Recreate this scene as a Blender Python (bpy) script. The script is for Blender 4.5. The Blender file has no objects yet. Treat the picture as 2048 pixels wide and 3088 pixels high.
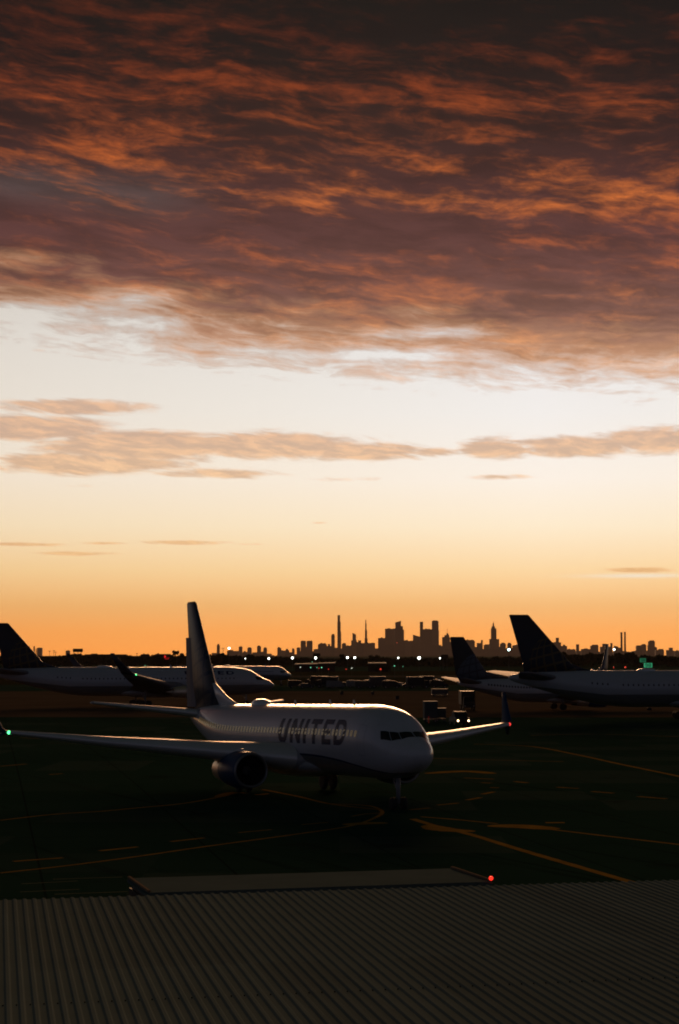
import bpy, bmesh, math, random
from mathutils import Vector, Matrix
R = math.radians
C = bpy.context.scene.collection
scene = bpy.context.scene
rnd = random.Random(7)

# ------------------------------------------------------------------ camera
F = 5800.0; CX = 1024.0; CY = 1544.0; HOR = 1975.0; H = 8.5
TH = math.atan((HOR - CY) / F)
cam_d = bpy.data.cameras.new('camera'); cam = bpy.data.objects.new('camera', cam_d); C.objects.link(cam)
cam_d.sensor_fit = 'VERTICAL'; cam_d.sensor_height = 36.0; cam_d.lens = F / 3088.0 * 36.0
cam_d.clip_start = 0.5; cam_d.clip_end = 90000
cam.location = (0, 0, H); cam.rotation_euler = (R(90) + TH, 0, 0)
scene.camera = cam
scene.view_settings.view_transform = 'Standard'; scene.view_settings.look = 'None'
scene.view_settings.exposure = 0.0; scene.view_settings.gamma = 1.0
scene.view_settings.use_curve_mapping = False
scene.cycles.max_bounces = 6; scene.cycles.diffuse_bounces = 2; scene.cycles.glossy_bounces = 3
scene.cycles.volume_bounces = 0; scene.cycles.transmission_bounces = 2
scene.cycles.caustics_reflective = False; scene.cycles.caustics_refractive = False
scene.cycles.filter_width = 1.9

# ------------------------------------------------------------------ sky
class NT:
    """tiny expression helper over a node tree"""
    def __init__(s, nt): s.nt = nt; s.n = nt.nodes; s.l = nt.links
    def put(s, sock, v):
        if isinstance(v, bpy.types.NodeSocket): s.l.new(v, sock)
        else: sock.default_value = v
    def m(s, op, a, b=None, c=None, clamp=False):
        n = s.n.new('ShaderNodeMath'); n.operation = op; n.use_clamp = clamp
        s.put(n.inputs[0], a)
        if b is not None: s.put(n.inputs[1], b)
        if c is not None: s.put(n.inputs[2], c)
        return n.outputs[0]
    def add(s, *a):
        r = a[0]
        for x in a[1:]: r = s.m('ADD', r, x)
        return r
    def mul(s, *a):
        r = a[0]
        for x in a[1:]: r = s.m('MULTIPLY', r, x)
        return r
    def sub(s, a, b): return s.m('SUBTRACT', a, b)
    def sstep(s, x, a, b):
        n = s.n.new('ShaderNodeMapRange'); n.interpolation_type = 'SMOOTHSTEP'
        s.put(n.inputs[0], x); s.put(n.inputs[1], a); s.put(n.inputs[2], b)
        n.inputs[3].default_value = 0; n.inputs[4].default_value = 1
        return n.outputs[0]
    def vec(s, x, y, z=0.0):
        n = s.n.new('ShaderNodeCombineXYZ'); s.put(n.inputs[0], x); s.put(n.inputs[1], y); s.put(n.inputs[2], z)
        return n.outputs[0]
    def noise(s, v, scale=1, detail=6, rough=0.55, dist=0.0, color=False):
        n = s.n.new('ShaderNodeTexNoise'); s.put(n.inputs['Vector'], v)
        n.inputs['Scale'].default_value = scale; n.inputs['Detail'].default_value = detail
        n.inputs['Roughness'].default_value = rough; n.inputs['Distortion'].default_value = dist
        return n.outputs['Color'] if color else n.outputs['Fac']
    def ramp(s, x, pts, lo, hi):
        n = s.n.new('ShaderNodeValToRGB'); e = n.color_ramp.elements
        n.color_ramp.interpolation = 'EASE' if len(pts) < 3 else 'LINEAR'
        while len(e) < len(pts): e.new(0.5)
        for i, (p, c) in enumerate(sorted(pts)):
            e[i].position = (p - lo) / (hi - lo)
            e[i].color = (c[0], c[1], c[2], 1) if isinstance(c, tuple) else (c, c, c, 1)
        t = s.m('DIVIDE', s.sub(x, lo), hi - lo)
        s.put(n.inputs[0], t)
        return n.outputs[0]
    def mix(s, f, a, b, mode='MIX'):
        n = s.n.new('ShaderNodeMix'); n.data_type = 'RGBA'; n.blend_type = mode
        s.put(n.inputs[0], f)
        for k, v in ((6, a), (7, b)):
            if isinstance(v, tuple): v = (v[0], v[1], v[2], 1)
            s.put(n.inputs[k], v)
        return n.outputs[2]
    def gauss(s, X, E, x0, e0, a, b, k=1.0):
        dx = s.m('DIVIDE', s.sub(X, x0), a); de = s.m('DIVIDE', s.sub(E, e0), b)
        q = s.add(s.mul(dx, dx), s.mul(de, de))
        return s.mul(s.m('EXPONENT', s.mul(q, -1.0)), k)

def AZ(u): return math.degrees(math.atan((u - CX) / F))
def EL(v): return math.degrees(TH + math.atan((CY - v) / F))

SUN_AZ, SUN_EL = 0.5, 8.5
def build_world():
    w = bpy.data.worlds.new("World"); scene.world = w; w.use_nodes = True
    nt = w.node_tree; nt.nodes.clear(); T = NT(nt)
    tc = nt.nodes.new('ShaderNodeTexCoord'); sp = nt.nodes.new('ShaderNodeSeparateXYZ')
    nt.links.new(tc.outputs['Generated'], sp.inputs[0])
    x, y, z = sp.outputs
    X = T.mul(T.m('ARCTAN2', x, y), 57.29578)
    E = T.mul(T.m('ARCSINE', z), 57.29578)
    # cloud-layer coordinates: features shrink towards the horizon
    Ep = T.m('MAXIMUM', T.add(E, 5.0), 1.0)
    qx = T.m('DIVIDE', T.mul(X, 20.0), Ep)
    qy = T.mul(T.m('LOGARITHM', Ep, 2.71828), 20.0)
    tilt = T.add(qy, T.mul(qx, 0.10))
    warp = T.noise(T.vec(T.mul(qx, .22), T.mul(tilt, .5), 3.1), 1, 4, .55)
    warp2 = T.noise(T.vec(T.mul(qx, .22), T.mul(tilt, .5), 9.7), 1, 4, .55)
    ty = T.add(tilt, T.mul(T.sub(warp, .5), 1.1))
    tx = T.add(qx, T.mul(T.sub(warp2, .5), 2.2))
    # clear sky behind the clouds, from horizon up
    clear = T.ramp(E, [
        (-2, (1.05, .33, .06)), (0, (1.30, .46, .095)), (.7, (1.22, .49, .125)), (1.5, (1.10, .59, .22)), (2.5, (1.07, .74, .39)),
        (3.8, (1.04, .86, .62)), (5.2, (1.0, .89, .77)), (7.2, (.90, .85, .80)), (9.3, (.82, .79, .77)), (12, (.66, .63, .61)), (20, (.30, .30, .32))], -2, 20)
    glow = T.gauss(X, E, 5.5, 4.5, 11.0, 6.5, .20)
    side = T.ramp(X, [(-10, (.93, .90, .84)), (-2, (.98, .975, .95)), (6, (1.03, 1.05, 1.08)), (11, (1.02, 1.03, 1.04))], -11, 12)
    clear = T.mix(1.0, clear, side, 'MULTIPLY')
    # ---- main cloud deck
    base = T.ramp(X, [(-10, EL(1000) / 20), (-8, EL(1015) / 20), (-6.6, EL(1040) / 20), (-5.0, EL(1075) / 20), (-3, EL(1105) / 20), (-.5, EL(1118) / 20), (2.5, EL(1130) / 20), (6, EL(1150) / 20), (10, EL(1168) / 20)], -11, 11)
    nb = T.noise(T.vec(T.mul(tx, .42), T.mul(ty, 1.5), 0.0), 1, 9, .62)
    nb2 = T.noise(T.vec(T.mul(tx, .13), T.mul(ty, .5), 7.0), 1, 4, .5)
    nE = T.noise(T.vec(T.mul(tx, .30), T.mul(ty, 3.0), 14.0), 1, 10, .68)
    nP = T.noise(T.vec(T.mul(tx, 1.3), T.mul(ty, 5.0), 17.0), 1, 6, .62)
    thin = T.add(T.gauss(X, E, AZ(10), EL(790), 2.6, .30, .55), T.gauss(X, E, AZ(270), EL(815), .55, .45, .35), T.gauss(X, E, AZ(40), EL(960), 2.4, .28, .7),
                 T.gauss(X, E, AZ(390), EL(905), 1.3, .34, .75), T.gauss(X, E, AZ(430), EL(975), 1.3, .3, .5), T.gauss(X, E, AZ(1270), EL(935), 1.1, .26, .55), T.gauss(X, E, AZ(1320), EL(1000), 1.6, .22, .7),
                 T.gauss(X, E, AZ(950), EL(920), 4.0, .6, .22), T.gauss(X, E, AZ(560), EL(860), 2.2, .4, .22), T.gauss(X, E, AZ(1150), EL(1070), 2.6, .20, .5))
    h = T.sub(E, T.mul(base, 20.0))
    nd = T.add(T.mul(T.sub(nb, .5), 1.9), T.mul(T.sub(nb2, .5), .8), T.mul(T.sub(nE, .5), 1.9), T.mul(T.sub(nP, .5), .8))
    d = T.sub(T.add(h, nd), T.mul(thin, 1.7))
    deck = T.m('POWER', T.sstep(d, -.35, 1.15), .60)
    # dark fill and lit undersides
    shadow = T.ramp(E, [(8, (.62, .36, .24)), (9.0, (.42, .215, .145)), (10.0, (.225, .105, .083)), (11.2, (.155, .064, .056)), (12.4, (.112, .043, .041)), (13.8, (.070, .026, .026)),
                        (15.5, (.034, .0145, .0140)), (17.3, (.0135, .0082, .0085)), (19.4, (.0066, .0060, .0062))], 8, 20)
    lit = T.ramp(E, [(8, (.98, .54, .28)), (9.0, (.84, .37, .17)), (10.0, (.60, .215, .090)), (11.2, (.47, .130, .052)), (12.4, (.48, .112, .038)), (13.5, (.70, .172, .036)),
                     (15.0, (.47, .098, .023)), (16.5, (.29, .052, .014)), (18.0, (.165, .028, .0095)), (19.4, (.085, .017, .0075))], 8, 20)
    s1 = T.noise(T.vec(T.mul(tx, .36), T.mul(ty, 1.95), 21.0), 1, 10, .62)
    s2 = T.noise(T.vec(T.mul(tx, .20), T.mul(ty, .85), 33.0), 1, 5, .55)
    s3 = T.noise(T.vec(T.mul(tx, .08), T.mul(ty, .30), 44.0), 1, 3, .5)
    Et = T.add(E, T.mul(X, .11))
    band = T.gauss(X, Et, 2.0, EL(535), 26.0, 1.0, .13)
    band2 = T.gauss(X, Et, 8.0, EL(580), 5.5, .65, .13)
    greyp = T.add(T.gauss(X, E, AZ(70), EL(570), 2.6, .55, .75), T.gauss(X, E, AZ(430), EL(600), 1.8, .6, .55))
    f = T.add(T.mul(T.sub(s1, .5), 1.7), T.mul(T.sub(s2, .5), 1.35), T.mul(T.sub(s3, .5), .9), band, band2, T.mul(greyp, -.26), T.gauss(X, E, 0.0, 12.1, 30.0, 1.1, -.11), T.gauss(X, E, 0.0, 19.5, 40.0, 2.0, -.12))
    s4 = T.noise(T.vec(T.mul(tx, 1.05), T.mul(ty, 3.4), 91.0), 1, 8, .66)
    f = T.add(f, T.mul(T.sub(s4, .5), 1.15))
    litf = T.m('POWER', T.sstep(f, -.28, .76), 1.5)
    shadow = T.mix(T.mul(greyp, .8), shadow, (.105, .080, .080))
    s5 = T.noise(T.vec(T.mul(tx, .30), T.mul(ty, 1.5), 120.0), 1, 8, .62)
    shadow = T.mix(T.sstep(s5, .36, .62), T.mix(.28, shadow, (.006, .0035, .005)), shadow)
    dcol = T.mix(litf, shadow, lit)
    edge = T.mul(T.sstep(d, -.4, .5), T.sub(1.0, T.sstep(d, .3, 2.0)))
    dcol = T.mix(T.mul(edge, .45), dcol, (.80, .40, .19))
    col = T.mix(deck, clear, dcol)
    # ---- middle band and wisps
    nm = T.noise(T.vec(T.mul(tx, .42), T.mul(ty, 2.9), 50.0), 1, 9, .64)
    nm2 = T.noise(T.vec(T.mul(tx, .22), T.mul(ty, 1.0), 61.0), 1, 3, .5)
    blobs = [(60, 1300, 3.4, .46, 1.35), (420, 1345, 3.5, .55, 1.4), (250, 1405, 3.4, .40, 1.3), (800, 1345, 3.4, .48, 1.4), (1090, 1362, 2.6, .34, 1.25), (1320, 1364, 1.2, .20, 1.1),
             (1490, 1355, 1.5, .42, 1.25), (1740, 1350, 2.2, .40, 1.35), (1990, 1335, 1.9, .46, 1.4), (1530, 1440, 1.4, .14, .8), (640, 1428, 2.8, .22, 1.0),
             (1060, 1445, 2.0, .13, .66), (200, 1235, 2.8, .28, 1.2), (230, 1470, 1.0, .10, .6),
             (60, 1646, 1.6, .08, 1.1), (220, 1672, 1.5, .08, 1.1), (310, 1640, 1.1, .06, .9), (560, 1637, 1.6, .09, 1.1), (760, 1641, 1.0, .04, .7),
             (1930, 1722, 1.2, .10, 1.15), (965, 1577, .42, .05, .7), (1870, 1192, 1.3, .12, .66), (110, 1068, .5, .1, .66), (480, 1152, .5, .06, .55)]
    tot = None
    for (u, v, a, b, k) in blobs:
        g = T.gauss(X, E, AZ(u), EL(v), a, b, k)
        tot = g if tot is None else T.m('MAXIMUM', tot, g)
    dm = T.add(tot, T.mul(T.sub(nm, .5), 1.25), T.mul(T.sub(nm2, .5), .5))
    mb = T.sstep(dm, .45, .95)
    mlow = T.sstep(T.noise(T.vec(T.mul(tx, .6), T.mul(ty, 2.6), 80.0), 1, 6, .6), .38, .66)
    mcol = T.mix(mlow, T.ramp(E, [(2, (.88, .48, .20)), (5, (.72, .45, .27)), (6.6, (.60, .38, .265))], 2, 7), T.ramp(E, [(2, (.96, .58, .26)), (5, (1.0, .62, .33)), (6.6, (.86, .50, .29))], 2, 7))
    col = T.mix(T.mul(mb, .86), col, mcol)
    whitew = T.gauss(X, E, AZ(1930), EL(1739), 1.6, .06, 1.0)
    col = T.mix(T.mul(whitew, .9), col, (1.0, .88, .70))
    # ---- away from the sunrise: dusk sky, blue-grey overhead and behind
    dist = T.m('ABSOLUTE', T.sub(X, 4.0))
    away = T.sstep(dist, 13.0, 62.0)
    rear = T.ramp(E, [(-1, (.030, .030, .040)), (4, (.070, .070, .104)), (14, (.048, .052, .078)), (30, (.024, .027, .031)), (50, (.010, .015, .014)), (90, (.006, .012, .010))], -1, 90)
    upper = T.sstep(E, 18.0, 26.0)
    col = T.mix(upper, col, (.007, .010, .009))
    col = T.mix(away, col, rear)
    low = T.sstep(E, -.02, -.6)
    col = T.mix(low, col, (.012, .010, .008))
    bg = nt.nodes.new('ShaderNodeBackground'); T.put(bg.inputs[0], col); bg.inputs[1].default_value = 1.0
    sky = nt.nodes.new('ShaderNodeTexSky'); sky.sky_type = 'NISHITA'; sky.sun_disc = False
    sky.sun_elevation = R(SUN_EL); sky.sun_rotation = R(SUN_AZ)
    bg2 = nt.nodes.new('ShaderNodeBackground'); nt.links.new(sky.outputs[0], bg2.inputs[0]); bg2.inputs[1].default_value = 0.0005
    ad = nt.nodes.new('ShaderNodeAddShader'); nt.links.new(bg.outputs[0], ad.inputs[0]); nt.links.new(bg2.outputs[0], ad.inputs[1])
    out = nt.nodes.new('ShaderNodeOutputWorld'); nt.links.new(ad.outputs[0], out.inputs[0])
    w.cycles.sampling_method = 'MANUAL'; w.cycles.sample_map_resolution = 1024
build_world()

sd = bpy.data.lights.new('sun', 'SUN'); sun = bpy.data.objects.new('sun', sd); C.objects.link(sun)
sd.energy = 2.1; sd.angle = R(14.0); sd.color = (1.0, .52, .25)
_d = Vector((math.sin(R(SUN_AZ)) * math.cos(R(SUN_EL)), math.cos(R(SUN_AZ)) * math.cos(R(SUN_EL)), math.sin(R(SUN_EL))))
sun.rotation_euler = (-_d).to_track_quat('-Z', 'Y').to_euler(); sun.location = (40, -30, 60)

# ------------------------------------------------------------------ helpers
def gz(x, y):
    t = min(1.0, max(0.0, (y - 118.0) / 150.0)); t = t * t * (3 - 2 * t)
    return -1.1 * t
def ray(u, v):
    a = (u - CX) / F; b = (CY - v) / F
    return Vector((a, math.cos(TH) - b * math.sin(TH), math.sin(TH) + b * math.cos(TH)))
def at(u, v, Y):
    d = ray(u, v); k = Y / d.y
    return Vector((d.x * k, Y, H + d.z * k))
def on_plane(u, v, z):
    d = ray(u, v); k = (z - H) / d.z
    return Vector((d.x * k, d.y * k, z))
def on_ground(u, v):
    z = 0.0
    for _ in range(40):
        p = on_plane(u, v, z); z = .5 * z + .5 * gz(p.x, p.y)
    return on_plane(u, v, gz(p.x, p.y))

MATS = {}
def mat(name, base, rough=.6, metal=0.0, spec=.5, emit=None, estr=0.0, var=0.12, vscale=1.5, coat=0.0, bump=0.0, trans=0.0):
    if name in MATS: return MATS[name]
    m = bpy.data.materials.new(name); m.use_nodes = True; nt = m.node_tree; T = NT(nt)
    b = nt.nodes['Principled BSDF']
    b.inputs['Roughness'].default_value = rough; b.inputs['Metallic'].default_value = metal
    b.inputs['Specular IOR Level'].default_value = spec; b.inputs['Coat Weight'].default_value = coat
    b.inputs['Coat Roughness'].default_value = .12
    tc = nt.nodes.new('ShaderNodeTexCoord')
    nz = T.noise(tc.outputs['Object'], vscale, 5, .6)
    lo = tuple(c * (1 - var) for c in base); hi = tuple(min(1, c * (1 + var)) for c in base)
    T.put(b.inputs['Base Color'], T.mix(nz, lo, hi))
    if emit:
        b.inputs['Emission Color'].default_value = (*emit, 1); b.inputs['Emission Strength'].default_value = estr
    if bump:
        bp = nt.nodes.new('ShaderNodeBump'); bp.inputs['Strength'].default_value = bump
        T.put(bp.inputs['Height'], T.noise(tc.outputs['Object'], vscale * 6, 4, .6)); nt.links.new(bp.outputs[0], b.inputs['Normal'])
    MATS[name] = m
    return m

def link(name, bm, m, parent=None, smooth=False):
    bmesh.ops.recalc_face_normals(bm, faces=bm.faces[:])
    me = bpy.data.meshes.new(name); bm.to_mesh(me); bm.free()
    if isinstance(m, (list, tuple)):
        for k in m: me.materials.append(k)
    elif m: me.materials.append(m)
    if smooth:
        for p in me.polygons: p.use_smooth = True
    o = bpy.data.objects.new(name, me); C.objects.link(o)
    if parent: o.parent = parent
    return o
def tag(o, label=None, cat=None, group=None, kind=None):
    if label: o['label'] = label
    if cat: o['category'] = cat
    if group: o['group'] = group
    if kind: o['kind'] = kind
    return o
def thing(name, loc, rz=0.0, label=None, cat=None, group=None):
    o = bpy.data.objects.new(name, None); C.objects.link(o); o.empty_display_size = .2
    o.location = loc; o.rotation_euler = (0, 0, rz)
    return tag(o, label, cat, group)
def copy_tree(o, parent=None):
    c = o.copy(); C.objects.link(c)
    if parent: c.parent = parent
    for ch in list(o.children): copy_tree(ch, c)
    return c
def box(bm, x0, x1, y0, y1, z0, z1, tops=None, mi=0):
    """tops: four z of the upper corners (x0y0, x1y0, x1y1, x0y1)"""
    t = tops or (z1,) * 4
    v = [bm.verts.new(p) for p in ((x0, y0, z0), (x1, y0, z0), (x1, y1, z0), (x0, y1, z0), (x0, y0, t[0]), (x1, y0, t[1]), (x1, y1, t[2]), (x0, y1, t[3]))]
    for f in ((3, 2, 1, 0), (4, 5, 6, 7), (0, 1, 5, 4), (1, 2, 6, 5), (2, 3, 7, 6), (3, 0, 4, 7)):
        fc = bm.faces.new([v[i] for i in f]); fc.material_index = mi
    return v
def bevel(bm, w, seg=2):
    bmesh.ops.bevel(bm, geom=bm.edges[:] + bm.verts[:], offset=w, segments=seg, affect='EDGES', clamp_overlap=True)
def cyl(bm, p, q, r0, r1=None, n=12, caps=True):
    p = Vector(p); q = Vector(q); r1 = r0 if r1 is None else r1
    d = (q - p).normalized(); a = d.orthogonal().normalized(); b = d.cross(a)
    A = [bm.verts.new(p + (a * math.cos(2 * math.pi * i / n) + b * math.sin(2 * math.pi * i / n)) * r0) for i in range(n)]
    B = [bm.verts.new(q + (a * math.cos(2 * math.pi * i / n) + b * math.sin(2 * math.pi * i / n)) * r1) for i in range(n)]
    for i in range(n): bm.faces.new((A[i], A[(i + 1) % n], B[(i + 1) % n], B[i]))
    if caps: bm.faces.new(A[::-1]); bm.faces.new(B)
def lathe(bm, prof, c, ax='x', n=28, sx=1.0, flat=0.0):
    """prof: (along, radius); axis along x through c; flat squashes the bottom"""
    rings = []
    for (a, r) in prof:
        rg = []
        for i in range(n):
            t = 2 * math.pi * i / n
            yy = r * math.cos(t) * sx; zz = r * math.sin(t)
            if zz < 0 and flat: zz *= (1 - flat)
            rg.append(bm.verts.new((c[0] + a, c[1] + yy, c[2] + zz)))
        rings.append(rg)
    for k in range(len(rings) - 1):
        for i in range(n):
            bm.faces.new((rings[k][i], rings[k][(i + 1) % n], rings[k + 1][(i + 1) % n], rings[k + 1][i]))
    return rings
def ball(bm, c, r, seg=10):
    bmesh.ops.create_uvsphere(bm, u_segments=seg, v_segments=seg // 2 + 2, radius=r, matrix=Matrix.Translation(Vector(c)))
def loft(bm, rings, closed=True, caps=True):
    V = [[bm.verts.new(p) for p in rg] for rg in rings]
    n = len(V[0])
    for k in range(len(V) - 1):
        for i in range(n if closed else n - 1):
            bm.faces.new((V[k][i], V[k][(i + 1) % n], V[k + 1][(i + 1) % n], V[k + 1][i]))
    if caps: bm.faces.new(V[0][::-1]); bm.faces.new(V[-1])
    return V
def _naca(n=22):
    out = []
    for i in range(n + 1):
        x = .5 * (1 + math.cos(math.pi * i / n))
        y = .5 / .1 * .1 * 2 * (.2969 * math.sqrt(x) - .1260 * x - .3516 * x * x + .2843 * x ** 3 - .1036 * x ** 4) * .5
        out.append((x, y))
    return out
_up = [(x, y * .2 / .2) for x, y in _naca()]
_k = .1 / max(y for _, y in _up)
AF = [(x, y * _k) for x, y in _up]
LEI = len(AF) - 1
AF = AF + [(x, -y * .8) for x, y in AF[-2:0:-1]]
def foil(le, chord, thick, nrm, aft=(-1, 0, 0)):
    """section: le point, chord aft, thickness along nrm"""
    le = Vector(le); n = Vector(nrm).normalized(); a = Vector(aft)
    return [le + a * (c * chord) + n * (t * chord * thick * 10) for c, t in AF]

# ------------------------------------------------------------------ ground
def ground():
    bm = bmesh.new()
    ys = [-60, 0, 20, 40, 60, 80, 100, 118] + [118 + 10 * i for i in range(1, 16)] + [290, 340, 420, 560, 800, 1400, 3000, 8000, 20500]
    xs = [-9000, -3000, -900, -300, -120, -60, 0, 60, 120, 300, 900, 3000, 9000]
    g = [[bm.verts.new((x, y, gz(x, y))) for x in xs] for y in ys]
    for j in range(len(ys) - 1):
        for i in range(len(xs) - 1): bm.faces.new((g[j][i], g[j][i + 1], g[j + 1][i + 1], g[j + 1][i]))
    m = bpy.data.materials.new('asphalt'); m.use_nodes = True; nt = m.node_tree; T = NT(nt); b = nt.nodes['Principled BSDF']
    tc = nt.nodes.new('ShaderNodeTexCoord'); P = tc.outputs['Object']
    sp = nt.nodes.new('ShaderNodeSeparateXYZ'); nt.links.new(P, sp.inputs[0])
    big = T.noise(T.vec(T.mul(sp.outputs[0], .025), T.mul(sp.outputs[1], .05)), 1, 5, .6)
    fine = T.noise(P, 3.0, 4, .6)
    c = T.mix(big, (.009, .030, .019), (.026, .056, .038))
    c = T.mix(T.mul(fine, .5), c, (.016, .040, .027))
    rub = T.sstep(T.noise(T.vec(T.mul(T.add(sp.outputs[0], T.mul(sp.outputs[1], .45)), .9), T.mul(sp.outputs[1], .02), 5.0), 1, 3, .5), .60, .70)
    c = T.mix(T.mul(rub, .55), c, (.006, .010, .008))
    pat = T.sstep(T.noise(T.vec(T.m('FLOOR', T.m('DIVIDE', sp.outputs[0], 7.6)), T.m('FLOOR', T.m('DIVIDE', sp.outputs[1], 7.6)), 2.0), 5.3, 0), .58, .62)
    c = T.mix(T.mul(pat, .5), c, (.040, .060, .046))
    # slab joints every 7.6 m
    def joint(s, per):
        w = T.m('PINGPONG', T.add(s, 3000.0), per / 2)
        return T.m('LESS_THAN', w, .05)
    # oil stains
    st = T.sstep(T.noise(P, .18, 5, .6), .58, .72)
    c = T.mix(T.mul(st, .5), c, (.012, .014, .012))
    jx = T.m('MAXIMUM', joint(T.add(sp.outputs[0], T.mul(sp.outputs[1], .18)), 7.6), joint(T.sub(sp.outputs[1], T.mul(sp.outputs[0], .18)), 7.6))
    c = T.mix(T.mul(jx, .6), c, (.008, .010, .009))
    T.put(b.inputs['Base Color'], c)
    T.put(b.inputs['Roughness'], T.add(.70, T.mul(big, .22)))
    b.inputs['Specular IOR Level'].default_value = 0.0
    tag(link('ground', bm, m), kind='structure')
ground()
def sheet(name, px, m, dz, kind='structure', sub=1):
    bm = bmesh.new()
    vs = []
    for p in px:
        q = on_ground(*p); q.z = gz(q.x, q.y) + dz; vs.append(bm.verts.new(q))
    bm.faces.new(vs)
    return tag(link(name, bm, m), kind=kind)
M_taxi = mat('concrete_sky_sheen', (.085, .062, .042), .95, spec=.0, var=.45, vscale=.05)  # brown sheen of the low sky put into the matte base colour
M_grass = mat('dry_grass', (.030, .028, .012), .95, spec=.0, var=.5, vscale=.15)
def strip_y(name, y0, y1, m, dz, xw=900, x0=None):
    bm = bmesh.new(); n = 20
    a = [bm.verts.new((-xw + 2 * xw * i / n, y0 + 3 * math.sin(i * 1.7), gz(0, y0) + dz)) for i in range(n + 1)]
    b = [bm.verts.new((-xw + 2 * xw * i / n, y1 + 5 * math.sin(i * 1.1 + 1), gz(0, y1) + dz)) for i in range(n + 1)]
    for i in range(n): bm.faces.new((a[i], a[i + 1], b[i + 1], b[i]))
    return tag(link(name, bm, m), kind='structure')
strip_y('taxiway', 300, 515, M_taxi, .006)
strip_y('grass', 620, 800, M_grass, .02)
strip_y('runway', 830, 900, M_taxi, .006)
strip_y('grass', 930, 1150, M_grass, .02)

# yellow and white paint on the apron
def paint(wid, pts, m, z=.004):
    return (wid, pts, m, z)
M_yel = mat('yellow_marking_paint', (.25, .138, .024), .8, spec=.0, var=.65, vscale=.7)
M_wht = mat('pale_marking_paint', (.16, .16, .10), .8, spec=.0, var=.5, vscale=.7)
def marking(pts, wid, m=None, wid2=None):
    m = m or M_yel
    g = [on_ground(*p) for p in pts]
    # resample with catmull-rom
    P = []
    for i in range(len(g) - 1):
        a = g[max(0, i - 1)]; b = g[i]; c = g[i + 1]; d = g[min(len(g) - 1, i + 2)]
        for k in range(10):
            t = k / 10
            P.append(.5 * ((2 * b) + (c - a) * t + (2 * a - 5 * b + 4 * c - d) * t * t + (3 * b - a - 3 * c + d) * t ** 3))
    P.append(g[-1])
    bm = bmesh.new(); prev = None; n = len(P)
    for i, p in enumerate(P):
        t = (P[min(n - 1, i + 1)] - P[max(0, i - 1)]); t.z = 0; t.normalize(); s = Vector((-t.y, t.x, 0))
        w = wid
        if wid2: w = wid + (wid2 - wid) * math.sin(math.pi * i / (n - 1)) ** .6
        w *= rnd.uniform(.93, 1.05)
        marking.k = getattr(marking, 'k', 0)
        z = .004 + .0007 * (marking.k % 6)
        a = p + s * w / 2; b = p - s * w / 2
        va = bm.verts.new((a.x, a.y, gz(a.x, a.y) + z)); vb = bm.verts.new((b.x, b.y, gz(b.x, b.y) + z))
        if prev: bm.faces.new((prev[0], prev[1], vb, va))
        prev = (va, vb)
    marking.k += 1
    tag(link('pavement_marking', bm, m), kind='structure')
for pts, w, w2 in [
    ([(792, 2381), (900, 2402), (1000, 2425), (1150, 2442)], .28, None),
    ([(0, 2474), (160, 2456), (300, 2447), (420, 2436), (560, 2422), (690, 2398)], .26, None),
    ([(652, 2403), (705, 2391), (745, 2393)], .2, .9),
    ([(768, 2397), (790, 2396), (808, 2393)], .2, .5),
    ([(0, 2633), (200, 2611), (400, 2585), (620, 2553), (900, 2515), (1060, 2490), (1140, 2462), (1150, 2445), (1110, 2430), (1000, 2424)], .24, None),
    ([(40, 2598), (190, 2587)], .3, None), ([(300, 2566), (415, 2554)], .3, None), ([(515, 2538), (615, 2527)], .3, None),
    ([(720, 2511), (820, 2502)], .2, None), ([(910, 2487), (990, 2480)], .2, None),
    ([(1245, 2470), (1330, 2496), (1420, 2517), (1560, 2560), (1720, 2607), (1930, 2668)], .42, None),
    ([(1290, 2489), (1340, 2502), (1430, 2508)], .3, 1.5),
    ([(1270, 2463), (1380, 2472), (1500, 2484)], .26, None),
    ([(1470, 2491), (1570, 2492), (1680, 2501)], .3, 1.9),
    ([(1660, 2501), (1800, 2518), (1920, 2532), (2048, 2547), (2200, 2566)], .30, None),
    ([(1645, 2481), (1703, 2481)], .55, None),
    ([(1430, 2244), (1600, 2251), (1740, 2276), (1850, 2300), (1950, 2321), (2100, 2352)], .42, None),
    ([(1552, 2357), (1592, 2361)], .4, None), ([(1680, 2374), (1745, 2378)], .4, None), ([(1785, 2387), (1850, 2392)], .4, None), ([(1925, 2402), (2010, 2409)], .4, None),
    ([(1285, 2333), (1400, 2326), (1490, 2333)], .3, 1.7),
    ([(1300, 2287), (1450, 2291), (1700, 2297)], .35, None),
    ([(1400, 2346), (1490, 2350)], .4, None), ([(1452, 2360), (1482, 2362)], .35, None), ([(1478, 2375), (1505, 2376)], .35, None),
    ([(1455, 2395), (1490, 2388)], .35, None), ([(1408, 2413), (1450, 2405)], .35, None), ([(1320, 2428), (1382, 2422)], .3, None), ([(1235, 2442), (1296, 2437)], .3, None),
    ([(1060, 2462), (1100, 2455), (1150, 2452)], .2, None), ([(1040, 2488), (1100, 2483), (1170, 2482)], .3, 1.2),
    ([(0, 2311), (80, 2304)], .3, None), ([(150, 2336), (190, 2333)], .3, None), ([(1160, 2134), (1275, 2134)], .5, None),
    ([(60, 2225), (330, 2235), (520, 2224)], .3, None), ([(380, 2228), (520, 2222)], .25, None), ([(560, 2185), (900, 2190)], .3, None),
    ([(1600, 2218), (1800, 2214), (2048, 2222)], .35, None), ([(1000, 2150), (1240, 2163)], .35, None),
]:
    marking(pts, w, None, w2)
for pts in ([(160, 2652), (370, 2645)], [(65, 2666), (235, 2657)], [(60, 2690), (240, 2682)], [(165, 2697), (385, 2689)]):
    marking(pts, .11, M_wht)

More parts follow.
